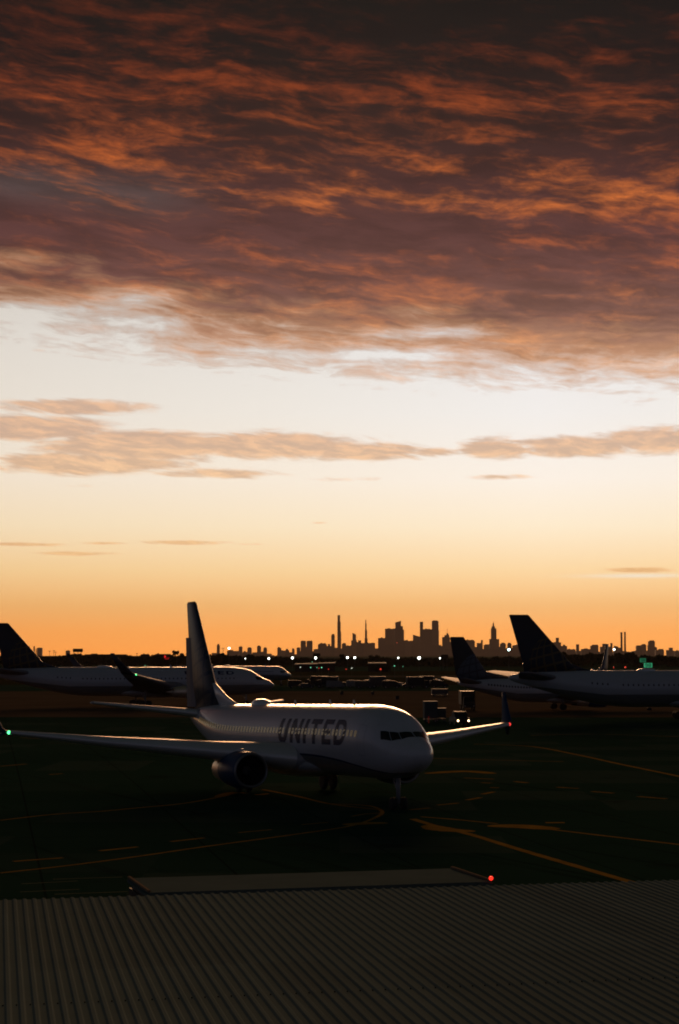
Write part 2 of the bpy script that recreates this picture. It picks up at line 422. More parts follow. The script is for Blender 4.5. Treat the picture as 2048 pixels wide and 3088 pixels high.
# ------------------------------------------------------------------ terminal roof in the foreground
def terminal():
    zr = H - 3.9
    e0 = on_plane(0, 2715, zr); e1 = on_plane(2048, 2655, zr)
    ed = (e1 - e0).normalized(); rot = math.atan2(ed.y, ed.x)
    van = math.atan2(5800, -6 - 1024)          # rib direction
    rd = Vector((math.cos(van), math.sin(van), 0))
    root = thing('terminal_building', (e0.x, e0.y, 0), rot, 'terminal wing under the grey corrugated metal roof filling the foreground', 'building')
    inv = Matrix.Rotation(-rot, 3, 'Z')
    rl = inv @ rd                               # rib direction in local space
    pitch = .152 / 1.0
    # one rib: crest and trough across ed
    prof = [(0, 0), (.22, 0), (.38, .019), (.62, .019), (.78, 0)]
    bm = bmesh.new()
    n0 = int(-7 / pitch); n1 = int(24 / pitch)
    L = 27.0
    nseg = 9
    cols = []
    for i in range(n0, n1):
        wob = rnd.uniform(-.006, .006)
        for (a, zz) in prof:
            x = (i + a) * pitch
            col = []
            for k in range(nseg + 1):
                t = L * k / nseg
                col.append(bm.verts.new((x - rl.x * t + (wob if k == 0 else 0), -rl.y * t + (rnd.uniform(-.012, .012) if k == 0 and a == 0 else 0) * 0, zr + zz)))
            cols.append(col)
    for a, b in zip(cols[:-1], cols[1:]):
        for k in range(nseg): bm.faces.new((a[k], b[k], b[k + 1], a[k + 1]))
    # sheet thickness: fold the front edge down
    for a, b in zip(cols[:-1], cols[1:]):
        pa = a[0].co; pb = b[0].co
        va = bm.verts.new((pa.x, pa.y, pa.z - .012)); vb = bm.verts.new((pb.x, pb.y, pb.z - .012))
        bm.faces.new((a[0], va, vb, b[0]))
    m = bpy.data.materials.new('weathered_galvanised_steel'); m.use_nodes = True; nt = m.node_tree; T = NT(nt); b = nt.nodes['Principled BSDF']
    tc = nt.nodes.new('ShaderNodeTexCoord'); P = tc.outputs['Object']
    sp = nt.nodes.new('ShaderNodeSeparateXYZ'); nt.links.new(P, sp.inputs[0])
    nz = T.noise(P, .9, 6, .65); n2 = T.noise(T.vec(T.mul(sp.outputs[0], 7.0), T.mul(sp.outputs[1], .5)), 1, 4, .6)
    c = T.mix(nz, (.098, .140, .134), (.145, .196, .188)); c = T.mix(T.mul(n2, .35), c, (.19, .18, .15))
    sh = T.noise(T.vec(T.m('FLOOR', T.mul(sp.outputs[0], 1.1)), T.m('FLOOR', T.mul(sp.outputs[1], .14)), 1.0), 3.7, 0)
    c = T.mix(T.sstep(sh, .35, .7), c, T.mix(.22, c, (.09, .10, .09)))
    T.put(b.inputs['Base Color'], c); b.inputs['Roughness'].default_value = .62; b.inputs['Metallic'].default_value = .0
    b.inputs['Specular IOR Level'].default_value = .0
    # dark screws along one purlin line, part of the sheet
    pl = on_plane(0, 3034, zr); dl = inv @ (pl - Vector((e0.x, e0.y, zr)))
    f0 = len(bm.faces)
    for i in range(n0 + 8, n1 - 8):
        t = -dl.y / rl.y; x = i * pitch - rl.x * t
        cyl(bm, (x + .018, dl.y, zr - .002), (x + .018, dl.y, zr + .010), .010, .008, 6)
    bm.faces.ensure_lookup_table()
    for f_ in bm.faces[f0:]: f_.material_index = 1
    link('corrugated_roof', bm, [m, mat('dark_screw', (.02, .02, .02), .9, spec=.0)], root)
    # wall below the eave
    bm = bmesh.new(); box(bm, -7, 24, -24, -.45, 0, zr - .05); link('wall', bm, mat('terminal_wall', (.10, .10, .095), .8), root)
    bm = bmesh.new(); box(bm, -7.2, 24.2, -.42, -.06, zr - .30, zr - .03); bevel(bm, .01, 1); link('gutter', bm, mat('gutter_metal', (.03, .03, .03), .5), root)
terminal()

# ------------------------------------------------------------------ flat topped vehicle just beyond the roof
def apron_bus():
    zt = 3.0
    a = on_plane(402, 2642, zt); b = on_plane(1385, 2612, zt); c = on_plane(1470, 2663, zt); d = on_plane(424, 2697, zt)
    mid = (a + b + c + d) / 4; ex = ((b - a) + (c - d)); ex.normalize(); rot = math.atan2(ex.y, ex.x)
    Lx = ((b - a).length + (c - d).length) / 4; Wy = 1.55
    r = thing('apron_bus', (mid.x, mid.y, 0), rot, 'long flat grey roofed bus with a red corner lamp just past the corrugated roof', 'bus')
    grey = mat('bus_roof_grey', (.098, .128, .120), .7, spec=.0, var=.22, vscale=.8); dark = mat('bus_side', (.03, .032, .035), .7, spec=.05)
    bm = bmesh.new(); box(bm, -Lx + .04, Lx - .04, -Wy + .03, Wy - .03, .42, 2.86); bevel(bm, .09, 3); link('body', bm, dark, r)
    bm = bmesh.new(); box(bm, -Lx, Lx, -Wy, Wy, 2.865, 2.99); bevel(bm, .035, 2); rf = link('roof', bm, grey, r)
    for x in (-Lx + .05, Lx - .05):
        bm = bmesh.new(); box(bm, x - .045, x + .045, -Wy + .05, Wy - .05, 2.993, 3.045); bevel(bm, .015, 2); link('lit_end_rim', bm, mat('lit_rim_tone', (.24, .17, .11), .8, spec=.0), rf)  # added end rims, their warm pale colour stands for light on the edges
    for s in (-1, 1):
        bm = bmesh.new()
        for k in range(6):
            x = -Lx + .5 + k * (2 * Lx - 1) / 6
            box(bm, x, x + (2 * Lx - 1) / 6 - .12, s * (Wy - .025) - .012, s * (Wy - .025) + .012, 1.35, 2.35)
        link('side_window', bm, mat('dark_glass', (.01, .012, .014), .4, spec=.1), r)
        for x in (-Lx * .62, Lx * .62):
            bm = bmesh.new(); cyl(bm, (x, s * (Wy - .30), .48), (x, s * (Wy - .02), .48), .48, n=24); link('wheel', bm, mat('tyre', (.012, .012, .012), .8), r)
    bm = bmesh.new(); ball(bm, (Lx - .05, -Wy + .05, 3.07), .055, 14)
    link('marker_lamp', bm, mat('red_lamp', (.5, .01, .01), .4, emit=(1, .03, .015), estr=1.6), r)
apron_bus()

# ------------------------------------------------------------------ aircraft
def cr(tab, s, j):
    n = len(tab)
    if s <= tab[0][0]: return tab[0][j]
    if s >= tab[-1][0]: return tab[-1][j]
    for i in range(n - 1):
        if tab[i][0] <= s <= tab[i + 1][0]: break
    x0, x1 = tab[i][0], tab[i + 1][0]; y0, y1 = tab[i][j], tab[i + 1][j]; h = x1 - x0
    def sl(k):
        if k <= 0 : return None
        if k >= n - 1: return 0.0
        d0 = (tab[k][j] - tab[k - 1][j]) / (tab[k][0] - tab[k - 1][0]); d1 = (tab[k + 1][j] - tab[k][j]) / (tab[k + 1][0] - tab[k][0])
        return 0.0 if d0 * d1 <= 0 else 2 * d0 * d1 / (d0 + d1)
    t = (s - x0) / h; m1 = sl(i + 1); m0 = sl(i)
    if m0 is None: m0 = 1.6 * (y1 - y0) / h
    return (2 * t ** 3 - 3 * t * t + 1) * y0 + (t ** 3 - 2 * t * t + t) * h * m0 + (-2 * t ** 3 + 3 * t * t) * y1 + (t ** 3 - t * t) * h * m1
NAR = [  # station, top, bottom, half width (narrow-body, metres)
    (0, 2.82, 2.72, .04), (.12, 3.06, 2.44, .33), (.35, 3.27, 2.22, .57), (.8, 3.52, 1.98, .86), (1.4, 3.78, 1.77, 1.13), (2.0, 4.10, 1.62, 1.33), (2.7, 4.60, 1.50, 1.52),
    (3.4, 4.98, 1.43, 1.67), (4.3, 5.22, 1.38, 1.78), (5.4, 5.37, 1.34, 1.85), (7, 5.45, 1.32, 1.88), (12, 5.45, 1.32, 1.88), (24, 5.45, 1.32, 1.88), (26, 5.45, 1.38, 1.88),
    (28, 5.45, 1.60, 1.85), (30, 5.44, 2.00, 1.72), (32, 5.42, 2.52, 1.47), (34, 5.36, 3.10, 1.14), (36, 5.22, 3.72, .76), (37.2, 5.08, 4.10, .5), (38.0, 4.92, 4.42, .26), (38.1, 4.85, 4.5, .15)]
def _ns(s): return s if s >= 6 else .50 + s * (1 - .50 / 6)
NARW = NAR
NAR = [(_ns(a), b, c, d) for a, b, c, d in NAR]
WID = [(s * 54.0 / 38.1, 1.9 + (t - 1.32) * 5.41 / 4.13, 1.9 + (b - 1.32) * 5.41 / 4.13, w * 2.52 / 1.88) for s, t, b, w in NARW]
class Body:
    def __init__(s, tab): s.t = tab
    def p(s, st, phi, off=0.0, side=-1):
        top, bot, hw = cr(s.t, st, 1), cr(s.t, st, 2), cr(s.t, st, 3)
        zc = (top + bot) / 2; hh = (top - bot) / 2
        return Vector((-st, side * (hw + off) * math.cos(phi), zc + (hh + off) * math.sin(phi)))
def patch(bm, body, quad, nu, nv, off, side=-1):
    """quad: four (station, phi deg) corners; bilinear patch laid on the skin"""
    a, b, c, d = quad; g = []
    for i in range(nu + 1):
        row = []
        for j in range(nv + 1):
            u, v = i / nu, j / nv
            s = (a[0] * (1 - u) + b[0] * u) * (1 - v) + (d[0] * (1 - u) + c[0] * u) * v
            ph = (a[1] * (1 - u) + b[1] * u) * (1 - v) + (d[1] * (1 - u) + c[1] * u) * v
            row.append(bm.verts.new(body.p(s, R(ph), off, side)))
        g.append(row)
    for i in range(nu):
        for j in range(nv): bm.faces.new((g[i][j], g[i + 1][j], g[i + 1][j + 1], g[i][j + 1]))
def arc(cx, cy, r0, r1, a0, a1, n=8, sx=1.0):
    out = []
    for i in range(n):
        t0 = R(a0 + (a1 - a0) * i / n); t1 = R(a0 + (a1 - a0) * (i + 1) / n)
        out.append([(cx + r0 * math.cos(t0) * sx, cy + r0 * math.sin(t0)), (cx + r1 * math.cos(t0) * sx, cy + r1 * math.sin(t0)),
                    (cx + r1 * math.cos(t1) * sx, cy + r1 * math.sin(t1)), (cx + r0 * math.cos(t1) * sx, cy + r0 * math.sin(t1))])
    return out
def q(x0, y0, x1, y1): return [(x0, y0), (x1, y0), (x1, y1), (x0, y1)]
W = .24
GLY = {
    'U': ([q(0, .36, W, 1), q(.78 - W, .36, .78, 1)] + arc(.39, .36, .39 - W, .39, 180, 360, 10), .78),
    'N': ([q(0, 0, W, 1), q(.84 - W, 0, .84, 1), [(W, .62), (W, 1), (.84 - W, .38), (.84 - W, 0)]], .84),
    'I': ([q(0, 0, W, 1)], W),
    'T': ([q(0, .78, .80, 1), q(.40 - W / 2, 0, .40 + W / 2, .78)], .80),
    'E': ([q(0, 0, W, 1), q(W, .79, .68, 1), q(W, .40, .62, .60), q(W, 0, .68, .21)], .68),
    'D': ([q(0, 0, W, 1), q(W, .79, .40, 1), q(W, 0, .40, .21)] + arc(.40, .5, .29, .5, -90, 90, 10, .86), .83),
}
def lettering(body, word, s_left, wid, ph0, ph1, m, parent, name='lettering'):
    tot = sum(GLY[c][1] for c in word) + .22 * (len(word) - 1)
    x = 0; bm = bmesh.new()
    for c in word:
        quads, w = GLY[c]
        for qd in quads:
            cs = [(s_left - (x + px) / tot * wid, ph0 + (ph1 - ph0) * py) for px, py in qd]
            patch(bm, body, cs, 3, 6, .014)
        x += w + .22
    return link(name, bm, m, parent)

def paint_mat(name, upper, lower, zfun, stripe=None, rough=.28, streak=.06):
    """fuselage paint: two colours parted by a height that depends on the station"""
    if name in MATS: return MATS[name]
    m = bpy.data.materials.new(name); m.use_nodes = True; nt = m.node_tree; T = NT(nt); b = nt.nodes['Principled BSDF']
    tc = nt.nodes.new('ShaderNodeTexCoord'); sp = nt.nodes.new('ShaderNodeSeparateXYZ'); nt.links.new(tc.outputs['Object'], sp.inputs[0])
    st = T.mul(sp.outputs[0], -1.0)
    zl = T.mul(T.ramp(st, [(s, z / 10.0) for s, z in zfun], zfun[0][0], zfun[-1][0]), 10.0)
    up = T.sstep(T.sub(sp.outputs[2], zl), -.015, .015)
    c = T.mix(up, lower, upper)
    dirt = T.noise(T.vec(T.mul(sp.outputs[0], .25), T.mul(sp.outputs[1], 1.5), T.mul(sp.outputs[2], 2.0)), 1, 6, .65)
    c = T.mix(T.mul(T.sstep(dirt, .45, .75), .22), c, (.30, .28, .26))
    fr = T.m('LESS_THAN', T.m('PINGPONG', T.add(st, .2), .64), .012)
    c = T.mix(T.mul(fr, .25), c, (.25, .25, .26))
    T.put(b.inputs['Base Color'], c)
    T.put(b.inputs['Roughness'], T.add(rough, T.mul(dirt, .18)))
    b.inputs['Coat Weight'].default_value = .35; b.inputs['Coat Roughness'].default_value = .12
    MATS[name] = m
    return m
def fin_mat(name, base, globe, line, cx, cz, r, grid=.55):
    """fin paint with the airline's globe: a lighter disc crossed by curved meridians and parallels"""
    if name in MATS: return MATS[name]
    m = bpy.data.materials.new(name); m.use_nodes = True; nt = m.node_tree; T = NT(nt); b = nt.nodes['Principled BSDF']
    tc = nt.nodes.new('ShaderNodeTexCoord'); sp = nt.nodes.new('ShaderNodeSeparateXYZ'); nt.links.new(tc.outputs['Object'], sp.inputs[0])
    x = T.m('DIVIDE', T.sub(sp.outputs[0], cx), r); z = T.m('DIVIDE', T.sub(sp.outputs[2], cz), r)
    rr = T.add(T.mul(x, x), T.mul(z, z)); ins = T.sstep(rr, 1.02, .97)
    dz = T.m('SQRT', T.m('MAXIMUM', T.sub(1.0, rr), .02))
    lon = T.m('ARCTAN2', T.add(x, T.mul(z, .25)), dz); lat = T.m('ARCSINE', T.sub(z, T.mul(x, .25)))
    l1 = T.m('LESS_THAN', T.m('PINGPONG', T.add(lon, 6.0), .16), .034); l2 = T.m('LESS_THAN', T.m('PINGPONG', T.add(lat, 6.0), .16), .034)
    g = T.m('MAXIMUM', l1, l2)
    gc = T.mix(g, globe, line)
    c = T.mix(ins, base, gc)
    nz = T.noise(tc.outputs['Object'], 1.2, 5, .6); c = T.mix(T.mul(nz, .25), c, (.05, .05, .05))
    T.put(b.inputs['Base Color'], c); b.inputs['Roughness'].default_value = .45; b.inputs['Specular IOR Level'].default_value = .3
    b.inputs['Coat Weight'].default_value = .0; b.inputs['Coat Roughness'].default_value = .12
    MATS[name] = m
    return m

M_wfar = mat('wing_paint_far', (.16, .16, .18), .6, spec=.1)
M_wlet = mat('winglet_blue', (.012, .040, .10), .6, spec=.05)
M_white = mat('aircraft_white', (.72, .72, .74), .30, coat=.3, var=.05)
M_greyp = mat('aircraft_grey', (.33, .34, .37), .34, coat=.2, var=.08)
M_wing = mat('wing_grey_paint', (.36, .36, .39), .42, coat=.0, var=.08, vscale=.8)
M_le = mat('bare_leading_edge', (.66, .64, .64), .34, metal=.25, var=.05)
M_lip = mat('inlet_lip_metal', (.20, .20, .21), .36, metal=.6, var=.05)
M_blue = mat('aircraft_blue', (.012, .042, .11), .42, spec=.3, coat=.0, var=.06)
M_navy = mat('navy_letter', (.010, .026, .080), .45, spec=.2, var=.05)
M_dark = mat('engine_inside', (.006, .006, .007), .6)
M_titan = mat('exhaust_metal', (.80, .60, .45), .42, metal=.8, var=.1)
M_tyre = mat('tyre', (.012, .012, .012), .8)
M_gear = mat('gear_steel', (.22, .22, .23), .4)
M_glass = mat('cockpit_glass', (.006, .008, .010), .2, spec=.3)
M_winlit = mat('lit_cabin_window', (.03, .03, .03), .2, emit=(.60, .42, .20), estr=.08)
M_windark = mat('dim_cabin_window', (.06, .06, .07), .3, spec=.4)
M_green = mat('green_nav_light', (0, .2, .05), .4, emit=(.10, 1.0, .30), estr=3.0)
M_red = mat('red_nav_light', (.3, 0, 0), .4, emit=(1.0, .05, .04), estr=1.3)

def airliner(name, spec, label, group=None):
    """spec keys: body tab, wing, fin, tailplane, engines, gear, window row, livery"""
    S = spec; B = Body(S['tab']); L = S['tab'][-1][0]; k = S.get('k', 1.0)
    root = thing(name, (0, 0, 0), 0, label, 'airliner', group)
    # fuselage
    bm = bmesh.new(); sts = []
    s = 0.0
    s = S['tab'][0][0]
    while s < L:
        sts.append(s); s += .04 if s < .75 else (.12 if s < 1.5 else (.25 if s < 7 * k else (1.0 if s < 24 * k else .5)))
    sts.append(L)
    NS = S.get('seg', 72)
    rings = [[B.p(st, 2 * math.pi * i / NS) for i in range(NS)] for st in sts]
    loft(bm, rings)
    # wing-to-body fairing
    link('fuselage', bm, S['paint'], root, True)
    w = S['wing']
    bm = bmesh.new(); fs0, fs1, fz = w[0][0] - 2.0 * k, w[0][0] + w[0][3] + 2.5 * k, S['tab'][11][2]
    rg = []
    for i in range(15):
        t = i / 14; s = fs0 + (fs1 - fs0) * t; a = math.sin(math.pi * t) ** .55 + .001
        rg.append([Vector((-s, (1.15 * S['tab'][11][3]) * a * math.cos(2 * math.pi * j / 28), fz + .52 * k + (.80 * k) * a * math.sin(2 * math.pi * j / 28))) for j in range(28)])
    loft(bm, rg); link('belly_fairing', bm, S['lower'], root, True)
    for side in (-1, 1):
        # wing: list of (station LE, y, z, chord, thickness)
        bm = bmesh.new(); rg = []
        for (sle, y, z, c, t) in w: rg.append(foil((-sle, side * y, z), c, t, (0, -.1 * side, 1)))
        loft(bm, rg)
        wg = link('wing', bm, S.get('wing_mat', M_wing), root, True)
        bm = bmesh.new(); rg = []
        for (sle, y, z, c, t) in w[1:]:
            f_ = foil((-sle + .018, side * y, z), c, t, (0, -.1 * side, 1)); n = len(AF); mid = 10
            ce = Vector((-sle - .10 * c, side * y, z))
            rg.append([ce + (f_[i] - ce) * 1.02 for i in range(LEI - 6, LEI + 7)])
        loft(bm, rg, closed=False, caps=False); link('leading_edge', bm, S.get('le_mat', M_le), wg, True)
        # flap track fairings
        for fy in S.get('tracks', ()):
            for a, b_ in zip(w[:-1], w[1:]):
                if a[1] <= fy <= b_[1]:
                    tt = (fy - a[1]) / (b_[1] - a[1]); te = a[0] + a[3] + (b_[0] + b_[3] - a[0] - a[3]) * tt; zz = a[2] + (b_[2] - a[2]) * tt
                    bm = bmesh.new(); lathe(bm, [(1.6 * k, .01), (1.2 * k, .10 * k), (.4 * k, .19 * k), (-.5 * k, .17 * k), (-1.2 * k, .02)], (-te, side * fy, zz - .22 * k), n=12)
                    link('flap_track_fairing', bm, M_greyp, wg, True); break
        # winglet: sections (le, y, z, chord)
        for nm, wl in (('winglet', S.get('winglet')), ('ventral_strake', S.get('strake'))):
            if not wl: continue
            bm = bmesh.new(); rg = []
            for i, (sle, y, z, c) in enumerate(wl):
                a = wl[max(0, i - 1)]; b_ = wl[min(len(wl) - 1, i + 1)]
                dy, dz = b_[1] - a[1], b_[2] - a[2]; l = math.hypot(dy, dz)
                n = Vector((0, -side * dz / l, dy / l)) if nm == 'winglet' else Vector((0, side * -dz / l, dy / l))
                rg.append(foil((-sle, side * y, z), c, .085, n))
            loft(bm, rg); link(nm, bm, S.get('winglet_mat', M_wlet), root, True)
        tipst = w[-1]
        bm = bmesh.new(); ball(bm, (-tipst[0] - .12, side * (tipst[1] + .05), tipst[2] + .02), S.get('nav_r', .11), 10)
        link('navigation_light', bm, M_green if side < 0 else M_red, root)
        # tailplane
        h = S['tailplane']; bm = bmesh.new()
        rg = [foil((-a, side * y, z), c, .09, (0, -.1 * side, 1)) for a, y, z, c in h]
        loft(bm, rg); tp = link('tailplane', bm, S.get('wing_mat', M_wing), root, True)
        bm = bmesh.new(); rg = []
        for a, y, z, c in h[1:]:
            f_ = foil((-a, side * y, z), c, .09, (0, -.1 * side, 1)); ce = Vector((-a - .1 * c, side * y, z))
            rg.append([ce + (f_[i] - ce) * 1.04 for i in range(LEI - 6, LEI + 7)])
        loft(bm, rg, closed=False, caps=False); link('leading_edge', bm, S.get('le_mat', M_le), tp, True)
        # engine
        ex, ey, ez, er, el = S['engine']; bm = bmesh.new()
        prof = [(.16, er * .80), (.05, er * .845), (0, er * .90), (-.05, er * .945), (-.3, er * .995), (-.45 * el * .5, er * 1.03), (-.45 * el, er * 1.03), (-.60 * el, er * .97), (-.74 * el, er * .86)]
        prof = prof[2:]
        lathe(bm, prof, (-ex, side * ey, ez), n=36, flat=S.get('flat', .06))
        en = link('engine', bm, S.get('engine_mat', M_blue), root, True)
        bm = bmesh.new(); lathe(bm, [(-.14, er * .80), (-.03, er * .82), (.03, er * .87), (.02, er * .92), (-.08, er * .962)], (-ex, side * ey, ez), n=36, flat=S.get('flat', .06))
        link('inlet_lip', bm, M_lip, en, True)
        bm = bmesh.new(); lathe(bm, [(-.1, er * .80), (-.9, er * .78), (-1.0, .01)], (-ex, side * ey, ez), n=36, flat=.03)
        link('inlet_duct', bm, M_dark, en, True)
        bm = bmesh.new()
        for i in range(24):
            t = 2 * math.pi * i / 24; ca, sa = math.cos(t), math.sin(t); cb, sb = math.cos(t + .16), math.sin(t + .16)
            r0, r1 = er * .25, er * .76
            vs = [(-ex - .80, r0 * ca, r0 * sa), (-ex - .80, r1 * ca, r1 * sa), (-ex - .92, r1 * cb, r1 * sb), (-ex - .92, r0 * cb, r0 * sb)]
            bm.faces.new([bm.verts.new((x_, side * ey + y_, ez + z_)) for x_, y_, z_ in vs])
        link('fan_blades', bm, mat('fan_blade', (.05, .05, .055), .35, metal=.6), en)
        bm = bmesh.new(); lathe(bm, [(-.5, .01), (-.65, er * .14), (-.82, er * .25)], (-ex, side * ey, ez), n=20); link('spinner', bm, mat('spinner_grey', (.07, .07, .075), .4), en, True)
        bm = bmesh.new(); lathe(bm, [(-.62 * el, er * .80), (-.88 * el, er * .76), (-1.16 * el, er * .60), (-1.17 * el, er * .54), (-.8 * el, er * .46)], (-ex, side * ey, ez), n=28)
        link('exhaust_nozzle', bm, M_titan, en, True)
        bm = bmesh.new(); lathe(bm, [(-.8 * el, er * .34), (-1.15 * el, er * .30), (-1.42 * el, .02)], (-ex, side * ey, ez), n=20); link('exhaust_cone', bm, M_titan, en, True)
        bm = bmesh.new(); pw = .16 * k
        ring = []
        zt = w[1][2] + .1
        for (xx, z0, z1, hw) in ((ex + .9 * k, ez + er * .98, ez + er * 1.02, .03), (ex + 1.8 * k, ez + er * .7, max(ez + er * 1.15, zt), pw), (ex + .75 * el, ez + er * .5, zt + .06, pw), (ex + 1.35 * el, ez + er * .72, zt - .02, .05)):
            ring.append([Vector((-xx, side * ey - hw, z0)), Vector((-xx, side * ey + hw, z0)), Vector((-xx, side * ey + hw, z1)), Vector((-xx, side * ey - hw, z1))])
        loft(bm, ring); link('pylon', bm, M_white, root, True)
    # fin
    fn = S['fin']; bm = bmesh.new()
    rg = [foil((-a, 0, z), c, t, (0, 1, 0)) for a, z, c, t in fn]
    loft(bm, rg); fin = link('tail_fin', bm, S['fin_mat'], root, True)
    bm = bmesh.new(); d = S['dorsal']
    rg = [foil((-a, 0, z), c, t, (0, 1, 0)) for a, z, c, t in d]
    loft(bm, rg); link('dorsal_fin', bm, S.get('dorsal_mat', M_white), root, True)
    if S.get('rudder'):
        bm = bmesh.new(); rg = []
        for (sh, z, c, ang) in S['rudder']:
            a = Vector((-math.cos(R(ang)), math.sin(R(ang)), 0)); n = Vector((a.y, -a.x, 0))
            p = Vector((-sh, 0, z))
            rg.append([p + n * .13 * c * .6, p + a * c * .5 + n * .05 * c, p + a * c, p + a * c * .5 - n * .05 * c, p - n * .13 * c * .6])
        loft(bm, rg); link('rudder', bm, M_blue, fin)
    # landing gear
    for (gs, gy, r, bog, zt) in S['gear']:
        gb = S.get('gear_dz', lambda s: 0)(gs)
        bm = bmesh.new(); cyl(bm, (-gs, gy, r + gb), (-gs, gy, zt), .11 * k, .14 * k, 12)
        cyl(bm, (-gs, gy, r + .5 + gb), (-gs - .9, gy * (.75 if gy else 1), zt), .05, .05, 8)
        g = link('landing_gear', bm, M_gear, root, True)
        for dx in ((-.6, .6) if bog else (0,)):
            for dy in (-.32 * k, .32 * k):
                bm = bmesh.new()
                c = Vector((-gs + dx, gy + dy, r + gb)); hw = .13 * k
                rg = []
                for (o_, q_) in ((-hw, .55), (-hw, .86), (-hw * .6, 1.0), (hw * .6, 1.0), (hw, .86), (hw, .55)):
                    rg.append([c + Vector((r * q_ * math.cos(2 * math.pi * i / 24), o_, r * q_ * math.sin(2 * math.pi * i / 24))) for i in range(24)])
                loft(bm, rg); link('wheel', bm, M_tyre, g, True)
    # cockpit windows
    for side in (-1, 1):
        for quad in S['panes']:
            bm = bmesh.new(); patch(bm, B, quad, 4, 4, .012, side); link('cockpit_window', bm, M_glass, root)
    # cabin windows, starboard (the side in view)
    s0, s1, step, ph, wh, hh = S['windows']
    B2 = B; first = None; n = int((s1 - s0) / step)
    me = None
    for i in range(n):
        st = s0 + i * step
        if any(a < st < b for a, b in S.get('gaps', ())): continue
        bm = bmesh.new(); a = wh / 2; zc = (cr(S['tab'], st, 1) - cr(S['tab'], st, 2)) / 2; dp = math.degrees(hh / 2 / zc)
        pts = [(st + a, ph - dp * .6), (st + a, ph + dp * .6), (st + a * .6, ph + dp), (st - a * .6, ph + dp), (st - a, ph + dp * .6), (st - a, ph - dp * .6), (st - a * .6, ph - dp), (st + a * .6, ph - dp)]
        bm.faces.new([bm.verts.new(B.p(s_, R(p_), .016)) for s_, p_ in pts])
        link('window', bm, S.get('win_mat', M_windark), root)
    # doors outline, antennas
    for (ds, dw, p0, p1) in S.get('doors', ()):
        bm = bmesh.new(); e = .03
        dph = math.degrees(e / (cr(S['tab'], ds, 1) - cr(S['tab'], ds, 2)) * 2)
        for qd in ([(ds, p0), (ds + dw, p0), (ds + dw, p0 + dph), (ds, p0 + dph)], [(ds, p1), (ds + dw, p1), (ds + dw, p1 + dph), (ds, p1 + dph)],
                   [(ds, p0 + dph), (ds + e, p0 + dph), (ds + e, p1), (ds, p1)], [(ds + dw - e, p0 + dph), (ds + dw, p0 + dph), (ds + dw, p1), (ds + dw - e, p1)]):
            patch(bm, B, qd, 2, 8, .008)
        link('door_outline', bm, M_greyp, root)
    if S.get('radome'):
        rs, rl, rw, rh = S['radome']; bm = bmesh.new(); zt = cr(S['tab'], rs, 1); rg = []
        for i in range(17):
            t = i / 16; a = max(.0, math.sin(math.pi * t)) ** .42 + .002
            rg.append([Vector((-rs + rl / 2 - rl * t, rw * a * math.cos(math.pi * j / 14 * 2), zt - .05 + rh * a * math.sin(math.pi * j / 14 * 2))) for j in range(14)])
        loft(bm, rg); link('antenna_radome', bm, M_white, root, True)
    for (as_, ah) in S.get('antennas', ()):
        bm = bmesh.new(); zt = cr(S['tab'], as_, 1) - .02
        loft(bm, [foil((-as_, 0, zt), .42, .09, (0, 1, 0)), foil((-as_ - .22, 0, zt + ah), .2, .08, (0, 1, 0))]); link('blade_antenna', bm, M_white, root)
    return root, B

